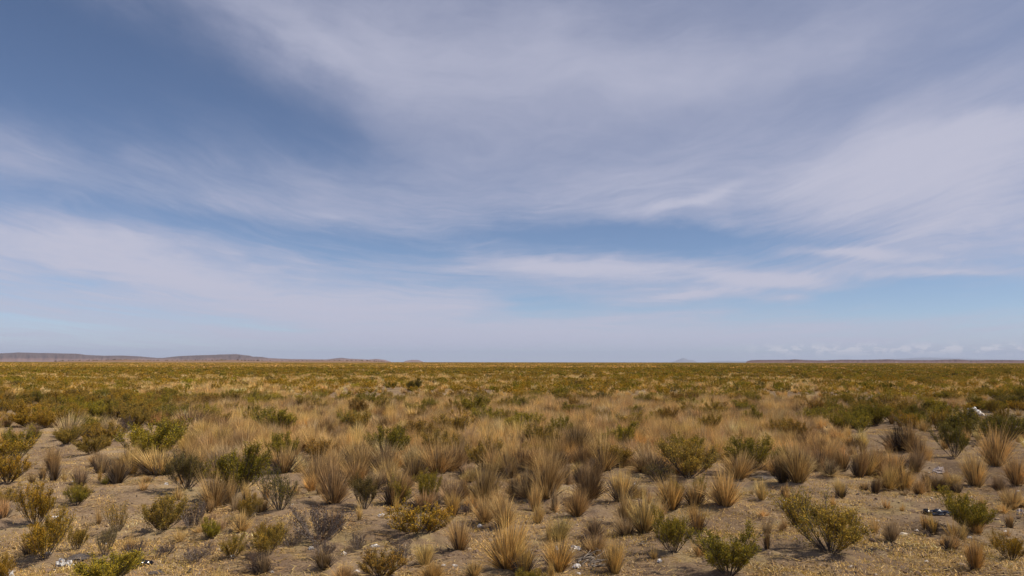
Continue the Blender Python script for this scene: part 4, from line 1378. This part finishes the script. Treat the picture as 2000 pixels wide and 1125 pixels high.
# dark bushes on the reddish bank
P, Rr, S, I, T = [], [], [], [], []
g = np.random.default_rng(3)
for k in range(230):
    px = g.uniform(110, 770)
    Y = 2600 + g.uniform(-60, 30)
    X = (px - 1000) / FPX * Y
    prof = np.interp(px, [90, 116, 150, 200, 235, 252, 268, 300, 360, 430, 452, 480, 560, 640, 700, 745, 765], [-2.2, .2, 1.6, 2.2, 3.4, 4.2, 2.8, 2.0, 2.4, 2.6, 3.4, 2.2, 1.6, 2.2, 2.4, .8, -1.6])
    z = EYE + prof / FPX * 2600 * g.uniform(0.5, 0.95) - 0.5
    P.append((X, Y, max(z, 0)))
    Rr.append((0, 0, g.uniform(0, 6.28)))
    s_ = g.uniform(0.45, 1.0) if abs(px - 455) > 20 else g.uniform(0.9, 1.3)
    S.append((s_ * 0.9, s_ * 0.9, s_ * 6.5))
    I.append(int(g.integers(0, 5)))
    T.append((*tone_of(g.choice(['black', 'deep']), g, 0.1), 1))
instancer("bank_shrubbery", P, Rr, S, I, T, PM, 'dark dots of bushes along the reddish bank before the mesas', 'scrub')

# ------------------------------------------------------------------ ground cover that nobody could count
# blown soil gathers round the foot of each plant
co = np.empty(len(GROUND.data.vertices) * 3, np.float32)
GROUND.data.vertices.foreach_get('co', co)
co = co.reshape(-1, 3)
sel = np.where((co[:, 1] > 6) & (co[:, 1] < 28) & (np.abs(co[:, 0]) < 26))[0]
gx, gy = co[sel, 0], co[sel, 1]
add = np.zeros(len(sel), np.float32)
for (x, y, r) in TAKEN:
    if y < 27 and abs(x) < 25:
        rr = max(r * 0.9, 0.08)
        near_ = np.abs(gx - x) < 3 * rr
        d2 = ((gx[near_] - x) ** 2 + (gy[near_] - y) ** 2) / (rr * rr)
        add[near_] = np.maximum(add[near_], min(0.075, 0.22 * rr) * np.exp(-d2))
co[sel, 2] += add
GROUND.data.vertices.foreach_set('co', co.ravel())
GROUND.data.update()
lift = {(round(x, 4), round(y, 4)): min(0.075, 0.22 * max(r * 0.9, 0.08)) * 0.75 for (x, y, r) in TAKEN if y < 27 and abs(x) < 25}
for o in COL.objects:
    if o.parent is None and o.type == 'EMPTY':
        k_ = (round(o.location.x, 4), round(o.location.y, 4))
        if k_ in lift:
            o.location.z += lift[k_]


def clod(seed):
    g = np.random.default_rng(seed)
    import bmesh
    bm = bmesh.new()
    bmesh.ops.create_icosphere(bm, subdivisions=1, radius=1.0)
    for v in bm.verts:
        v.co = v.co * float(g.uniform(0.65, 1.2))
        v.co.z *= 0.6
    me = bpy.data.meshes.new("clod")
    bm.to_mesh(me)
    bm.free()
    return me


STONE_I, P_ = new_mat("pebble")
tone_ = P_.new('ShaderNodeAttribute', attribute_type='INSTANCER', attribute_name='tone').outputs['Color']
b_ = P_.new('ShaderNodeBsdfDiffuse')
P_.put(b_.inputs[0], tone_)
STONE_I.node_tree.links.new(b_.outputs[0], P_.out.inputs[0])


def near_points(n, seed, y0, y1, power=1.6):
    g = np.random.default_rng(seed)
    y = y0 + (y1 - y0) * g.uniform(0, 1, n) ** power
    x = g.uniform(-0.74, 0.74, n) * y
    return np.stack([x, y], -1), g


CL = [clod(k) for k in range(4)]
for m_ in CL:
    m_.materials.append(STONE_I)
p, g = near_points(26000, 5, 8.0, 26.0)
keep = fbm(p[:, 0] / 1.3, p[:, 1] / 1.3, 44, 3) + g.normal(0, 0.06, len(p)) > 0.47
p = p[keep]
zz = ground_z(p[:, 0], p[:, 1])
s_ = np.exp(g.normal(-4.55, 0.55, len(p)))
cc = np.array([(0.20, 0.14, 0.10), (0.13, 0.09, 0.065), (0.27, 0.20, 0.14), (0.42, 0.36, 0.29), (0.09, 0.07, 0.06)])[g.choice(5, len(p), p=[.36, .28, .2, .05, .11])]
instancer("gravel", np.column_stack([p, zz + s_ * 0.15]), np.column_stack([g.uniform(-.4, .4, (len(p), 2)), g.uniform(0, 6.28, len(p))]),
          np.repeat(s_[:, None], 3, 1) * g.uniform(0.7, 1.4, (len(p), 3)), g.integers(0, 4, len(p)), np.column_stack([cc * g.uniform(0.8, 1.2, (len(p), 1)), np.ones(len(p))]),
          CL, 'crumbs of earth and small stones strewn over bare soil', 'gravel')


def mat_geo(seed, n, spread_, ln, wd, lift):
    """A mat of fallen or stunted blades lying on the soil."""
    g = np.random.default_rng(seed)
    B = Geo()
    for _ in range(n):
        c = np.append(g.normal(0, spread_, 2), 0.002)
        a = g.uniform(0, 6.28)
        up = abs(g.normal(0, lift))
        d = unit(np.array([math.cos(a), math.sin(a), up]))
        L = ln * g.uniform(0.4, 1.4)
        side = unit(np.cross(d, [g.normal(0, .4), g.normal(0, .4), 1]))
        B.strip([c, c + d * L * 0.5, c + d * L - np.array([0, 0, L * 0.18 * up])], wd * g.uniform(0.7, 1.5), side, float(np.clip(g.normal(0.2, 0.3), 0, 1)))
    return B


LIT = [mat_geo(60 + k, 46, 0.16, 0.11, 0.007, 0.12).mesh("straw", STRAW[1]) for k in range(4)]
p, g = near_points(2300, 8, 8.0, 34.0, 1.5)
f_ = fbm(p[:, 0] / 2.2, p[:, 1] / 2.2, 90, 3) + g.normal(0, 0.07, len(p))
p = p[f_ > 0.47]
skirt = [(x + g.normal(0, 1) * (r + 0.05), y + g.normal(0, 1) * (r + 0.05)) for (x, y, r) in TAKEN if y < 24 for _ in range(2)]
p = np.concatenate([p, np.array(skirt)])
zz = ground_z(p[:, 0], p[:, 1]) + np.where(np.arange(len(p)) >= len(p) - len(skirt), 0.015, 0.0)
T = [(*tone_of(g.choice(['straw', 'pale', 'brown', 'grey', 'tawny'], p=[.10, .0, .35, .45, .10]), g, 0.12), 1) for _ in p]
T = [(a * 0.72, b_ * 0.74, c * 0.80, 1) for a, b_, c, _ in T]       # weathered straw
s_ = g.uniform(0.7, 1.6, len(p))
instancer("straw_litter_grass", np.column_stack([p, zz + 0.004]), np.column_stack([np.zeros((len(p), 2)), g.uniform(0, 6.28, len(p))]),
          np.column_stack([s_, s_, s_]), g.integers(0, 4, len(p)), T, LIT, 'fallen straw lying in pale mats between the clumps', 'dry grass')

SHORT = [mat_geo(80 + k, 60, 0.13, 0.045, 0.005, 1.5).mesh("short_grass", STRAW[1]) for k in range(4)]
p, g = near_points(14000, 9, 8.0, 40.0, 1.5)
b_, r_ = bearing_row(p[:, 0], p[:, 1])
f_ = fbm(p[:, 0] / 1.6, p[:, 1] / 1.6, 95, 3) + g.normal(0, 0.05, len(p)) + 0.05 * (b_ > 1500) * (r_ > 1060) - 0.02 * (b_ > 1400) * (r_ < 1040) + 0.05 * np.exp(-((b_ - 950) / 330.0) ** 2)
p = p[f_ > 0.49]
zz = ground_z(p[:, 0], p[:, 1])
T = [(*tone_of(g.choice(['gold', 'straw', 'golden', 'pale', 'brown'], p=[.2, .35, .2, .1, .15]), g, 0.12), 1) for _ in p]
s_ = g.uniform(0.6, 1.5, len(p))
instancer("short_grass", np.column_stack([p, zz]), np.column_stack([np.zeros((len(p), 2)), g.uniform(0, 6.28, len(p))]),
          np.column_stack([s_, s_, s_]), g.integers(0, 4, len(p)), T, SHORT, 'stunted yellowish grass in thin mats on the soil', 'short grass')

# ------------------------------------------------------------------ litter, stones, dead wood, ash
def sheet_mat(name, col, rough, print_=None, clear=0.0):
    m_, P = new_mat(name)
    p = P.new('ShaderNodeTexCoord').outputs['Object']
    c = P.mix(P.step(P.noise(p, 18.0, 4, 0.6), 0.35, 0.7), col, tuple(v * 0.82 for v in col))
    if print_:
        x, y, z = P.sep(p)
        lines = P.step(P.noise(P.xyz(P.mul(x, 22.0), P.mul(y, 90.0), z), 1.0, 2, 0.5), 0.52, 0.60)
        c = P.mix(P.mul(lines, 0.75), c, print_)
    b = P.new('ShaderNodeBsdfPrincipled')
    P.put(b.inputs['Base Color'], c)
    b.inputs['Roughness'].default_value = rough
    b.inputs['Transmission Weight'].default_value = clear
    m_.node_tree.links.new(b.outputs[0], P.out.inputs[0])
    return m_


WHITE = sheet_mat("white_plastic", (0.66, 0.63, 0.61), 0.42)
PAPER = sheet_mat("printed_paper", (0.60, 0.58, 0.56), 0.6, (0.16, 0.16, 0.19))
BLACK = sheet_mat("black_plastic", (0.012, 0.012, 0.016), 0.22)
CLEAR = sheet_mat("clear_film", (0.78, 0.66, 0.60), 0.10, None, 0.55)
ASH = plain_mat("ash", (0.065, 0.052, 0.046), (0.13, 0.105, 0.088), 35)
STONE = plain_mat("pale_stone", (0.52, 0.45, 0.38), (0.66, 0.60, 0.54), 12)
DARKSTONE = plain_mat("brown_stone", (0.15, 0.105, 0.08), (0.24, 0.175, 0.13), 14)
DEADWOOD = plain_mat("dead_wood", (0.075, 0.058, 0.046), (0.26, 0.215, 0.175), 16)


def lump(seed, sx, sy, sz, folds, fine, mat, sub=3, name="lump"):
    """A crumpled or weathered body: creased all over, flat where it lies."""
    import bmesh
    from mathutils import noise as mn
    bm = bmesh.new()
    bmesh.ops.create_icosphere(bm, subdivisions=sub, radius=0.5)
    off = Vector((seed * 3.7, seed * 1.3, seed * 2.1))
    for v in bm.verts:
        p = v.co.normalized()
        a = 1.0 - abs(mn.noise(p * 1.6 + off)) * 2.0
        b = 1.0 - abs(mn.noise(p * 4.2 + off)) * 2.0
        r = 0.5 * (0.45 + folds * 0.55 * a + fine * 0.35 * b + 0.25 * mn.noise(p * 1.1 - off))
        v.co = Vector((p.x * r, p.y * r, max(p.z * r, -0.10)))
    for ax, want in enumerate((sx, sy, sz)):
        lo = min(v.co[ax] for v in bm.verts)
        hi = max(v.co[ax] for v in bm.verts)
        for v in bm.verts:
            v.co[ax] = (v.co[ax] - (lo if ax == 2 else (lo + hi) / 2)) * want / (hi - lo)
    me = bpy.data.meshes.new(name)
    bm.to_mesh(me)
    bm.free()
    me.materials.append(mat)
    return me


def mound(x, y):
    return max((min(0.075, 0.22 * max(r * 0.9, 0.08)) * math.exp(-((x - a) ** 2 + (y - b) ** 2) / max(r * 0.9, 0.08) ** 2) for a, b, r in TAKEN if abs(a - x) < 3 and abs(b - y) < 3), default=0.0) if y < 27 else 0.0


def put(name, px, py, me, label, cat, group=None, turn=None, dz=0.0):
    X, Y = at(px, py)
    o = link(name, me, None, (X, Y, float(ground_z(X, Y)) + mound(X, Y) + dz))
    o.rotation_euler = (0, 0, KIN.uniform(0, 6.28) if turn is None else turn)
    return tag(o, label, cat, group)


def px_m(px, py):
    return px / FPX * at(1000, py)[1]


def scrap(px, py, w, h, label, mat=WHITE, name="plastic_scrap", cat="plastic scrap", seed=0, folds=1.0, fine=0.9, group='litter on the plain', sub=3, turn=0.0):
    s_ = px_m(w, py)
    return put(name, px, py, lump(seed + px * 0.013, s_, s_ * 0.75, px_m(h, py) * 0.75, folds, fine, mat, sub, name), label, cat, group, turn, dz=-0.002)


scrap(1123, 1066, 28, 16, 'crumpled white plastic bag lying open between two grass clumps', name="plastic_bag", cat="plastic bag")
scrap(1087, 1070, 13, 18, 'white plastic shred caught in the golden clump beside the crumpled bag')
scrap(1126, 1103, 18, 11, 'folded white plastic piece below the crumpled bag near dead branches')
scrap(1130, 1122, 10, 6, 'white plastic chip at the bottom edge below the folded piece')
scrap(1289, 1101, 11, 8, 'roundish white plastic piece alone on soil below the leaning green shrub')
scrap(1360, 953, 14, 8, 'white plastic piece on soil before the bare-stemmed left shrub')
scrap(1415, 951, 8, 6, 'small white plastic chip before the bare-stemmed right shrub')
scrap(1240, 949, 8, 6, 'tiny white plastic chip beside the tall narrow straw clump')
scrap(1228, 986, 7, 6, 'tiny white plastic chip at the foot of the smaller straw clump')
scrap(732, 1066, 20, 9, 'torn white plastic sheet on bare soil below the white-speckled twigs')
scrap(744, 1021, 15, 9, 'white plastic scrap beside the low spreading yellow-green shrub')
scrap(672, 1077, 12, 10, 'white plastic scrap beside the greyish brown twig cushion')
scrap(608, 1072, 12, 8, 'pale plastic scrap at the rim of the purple-grey twig mat')
scrap(539, 1062, 10, 8, 'white plastic scrap tucked under the low yellow cushion shrub')
scrap(937, 1030, 12, 9, 'white plastic scrap between the single clump and the big golden one')
scrap(698, 1114, 11, 5, 'flat white chip on the soil beside the reddish-olive shrub')
scrap(867, 1104, 12, 5, 'first of two flat white chips left of the big golden clump')
scrap(889, 1103, 12, 6, 'second of two flat white chips, the one nearer the big golden clump')
scrap(531, 1111, 9, 5, 'white chip beside the greyish clump near the bottom edge')
scrap(541, 911, 9, 5, 'white chip on pale soil beyond the big bright green shrub')
scrap(1534, 986, 10, 6, 'white chip alone behind the largest olive shrub')
scrap(1714, 1014, 10, 6, 'white chip alone to the right of the largest olive shrub')
scrap(1810, 1095, 8, 5, 'white chip on bare soil below the big ash patch')
scrap(1964, 1038, 9, 5, 'white chip on soil to the right of the green dome shrub')
scrap(1893, 1046, 12, 6, 'white plastic strip at the foot of the green dome shrub')
scrap(1738, 918, 12, 9, 'white and pink plastic shreds behind the golden hedge')
scrap(472, 1004, 9, 5, 'white chip beside the slim straw clump on pale soil')
scrap(325, 945, 9, 6, 'white chip at the foot of the dark twiggy shrub')
scrap(142, 949, 7, 6, 'white chip beside the grey-brown upright clump')
scrap(207, 1060, 6, 8, 'white shred stuck on the thin dusky shrub')
scrap(454, 1090, 8, 5, 'white chip under the loose olive shrub')
scrap(112, 1011, 26, 9, 'white plastic shreds behind the tall gold-tipped shrub')
scrap(1988, 958, 8, 6, 'white chip beside the clump cut by the right edge')
scrap(1625, 931, 16, 6, 'pale flat plastic piece beside the slim dark clump')
scrap(1890, 1005, 5, 4, 'tiny bright chip caught behind the green dome shrub')
scrap(1000, 937, 8, 6, 'white chip beside the tall wide brown clump')
scrap(925, 938, 9, 5, 'white chip below the sprawling grey clump with swept blades')
scrap(118, 1104, 20, 22, 'crumpled grey-white printed paper, left one of a pair beside a strip', PAPER, "paper_scrap", "paper scrap", 2)
scrap(135, 1105, 20, 17, 'crumpled grey-white printed paper, right one of a pair beside a strip', PAPER, "paper_scrap", "paper scrap", 5)
scrap(103, 1110, 16, 3, 'thin white strip lying beside the pair of crumpled papers', WHITE, "paper_strip", "paper scrap", 8, 0.4, 0.3)
scrap(14, 1122, 28, 26, 'crumpled printed paper in the lower left corner', PAPER, "paper_scrap", "paper scrap", 3)
scrap(1836, 1004, 50, 16, 'crumpled black plastic bag beside the green dome shrub', BLACK, "plastic_bag", "plastic bag", 4)
scrap(1811, 1002, 20, 17, 'knotted black plastic lump at the end of the black bag', BLACK, "plastic_lump", "plastic bag", 9)
scrap(278, 1101, 40, 12, 'shiny black plastic scrap on the left foreground soil', BLACK, "plastic_scrap", "plastic scrap", 6)
scrap(1832, 920, 26, 17, 'glinting clear wrapper with a tan tinge among small clumps', CLEAR, "plastic_wrapper", "wrapper", 7)
scrap(1993, 1008, 16, 17, 'glinting clear plastic piece at the right edge', CLEAR, "plastic_wrapper", "wrapper", 1)
scrap(1606, 1124, 22, 9, 'black charred scrap at the bottom edge below the largest shrub', BLACK, "charred_scrap", "charred scrap", 3, group=None)
scrap(1904, 812, 26, 22, 'bright white plastic heap crowning the rubble at the right', WHITE, "plastic_heap", "plastic bag", 2)

# ash
put("ash_mound", 155, 1094, lump(3, px_m(62, 1094), px_m(58, 1094), px_m(9, 1094), 0.45, 0.7, ASH, 3, "ash_mound"), 'low dark ash mound before the small olive shrub', 'ash mound', turn=0.3)
put("ash_mound", 1500, 937, lump(5, px_m(56, 937), px_m(60, 937), px_m(9, 937), 0.25, 0.3, ASH, 3, "ash_mound"), 'flat dark ash heap at the foot of the right vase-shaped shrub', 'ash mound', turn=1.0)
put("ash_mound", 305, 1120, lump(8, px_m(34, 1118), px_m(24, 1118), px_m(9, 1118), 0.3, 0.3, ASH, 3, "ash_mound"), 'small dark ash crust at the bottom edge below the black scrap', 'ash mound', turn=0.0)

# pale rubble at the right, and single stones
gq = random.Random(8)
RUB = [(1880, 812, 9, 6, 'small pale stone at the left end of the white rubble'), (1916, 814, 16, 8, 'pale flat stone touching the white plastic heap'), (1930, 816, 12, 6, 'pale grey stone, third along the rubble line'),
       (1946, 820, 12, 7, 'tan stone midway along the rubble line'), (1958, 824, 10, 6, 'small tan stone past the middle of the rubble line'), (1974, 842, 14, 8, 'white stone at the near turn of the rubble'),
       (1986, 848, 20, 9, 'largest white stone of the rubble by the right edge'), (1998, 846, 14, 8, 'grey slab stone behind the largest white one'), (1992, 860, 14, 8, 'tan stone below the largest white one'),
       (2002, 868, 16, 8, 'lowest tan stone of the rubble at the right edge'), (1868, 812, 6, 5, 'tiny pale stone apart from the rubble'), (1965, 836, 8, 5, 'small pale stone between the two rubble heaps')]
for k, (px, py, w, h, lab) in enumerate(RUB):
    s_ = px_m(w, py)
    put("rubble_stone", px, py, lump(k + 20, s_, s_ * 0.8, px_m(h, py) * 0.9, 0.25, 0.12, STONE, 2, "rubble_stone"), lab, 'stone', 'pale rubble at the right')
STN = [(1371, 975, 12, 8, 'brown stone beside the big straw clump at the clearing'), (1790, 1034, 9, 5, 'grey stone by the small straw clump under the black bag'), (1690, 905, 12, 6, 'pale stone behind the leaning tall brown clump'),
       (1745, 905, 12, 5, 'flat pale stone under the near-black burnt clump'), (785, 1043, 16, 8, 'dark brown stone beside the low spreading shrub'), (810, 1050, 12, 6, 'brown stone second along the low spreading shrub'),
       (1012, 858, 8, 5, 'pale stone at the foot of the bright domed shrub'), (56, 785, 14, 9, 'brown stone on the sandy strip at the far left'), (1250, 1030, 10, 7, 'brown stone behind the broad straw clump'),
       (1488, 1053, 8, 5, 'small brown stone on the clearing beside a slim golden tuft'), (95, 1090, 12, 7, 'pale stone beside the tall gold-tipped shrub'), (230, 1124, 9, 6, 'small pale stone at the bottom by the yellow-green shrub')]
for k, (px, py, w, h, lab) in enumerate(STN):
    s_ = px_m(w, py)
    put("stone", px, py, lump(k + 50, s_, s_ * 0.8, px_m(h, py) * 0.9, 0.25, 0.12, STONE if 'pale' in lab or 'grey' in lab else DARKSTONE, 2, "stone"), lab, 'stone', 'stones on the plain')


def stick_pile(px, py, w, n, label, seed):
    g = np.random.default_rng(seed)
    X, Y = at(px, py)
    root = link("dead_branches", None, None, (X, Y, float(ground_z(X, Y)) + mound(X, Y)))
    W_ = px_m(w, py)
    for k in range(n):
        B = Geo()
        a = g.normal(0.35, 0.5)
        L = W_ * g.uniform(0.5, 1.0)
        p0 = np.array([g.uniform(-.4, .1) * W_, g.uniform(-.25, .25) * W_, g.uniform(0.0, 0.05)])
        pts = curve(p0, np.array([math.cos(a), math.sin(a), 0.12]), L, 0.0, 6, g, 0.16)
        pts = [np.array([q[0], q[1], max(q[2], 0.006)]) for q in pts]
        B.tube(pts, 0.011, 0.004, 5)
        for j in (2, 4):
            d = unit(pts[j + 1] - pts[j] + g.normal(0, 0.5, 3) * np.array([1, 1, 0.5]) * L)
            B.tube(curve(pts[j], d, L * 0.35, 0.02, 3, g, 0.15), 0.006, 0.003, 4)
        link("branch", B.mesh("branch", DEADWOOD), root)
    return tag(root, label, 'dead branches')


stick_pile(1150, 1098, 62, 7, 'fallen dead branches between two golden clumps at the bottom', 4)
stick_pile(1160, 1115, 50, 5, 'darker dead branches nearer the bottom edge, before the golden clump', 9)
stick_pile(1255, 1065, 26, 3, 'few short dead sticks below the broad straw clump', 12)
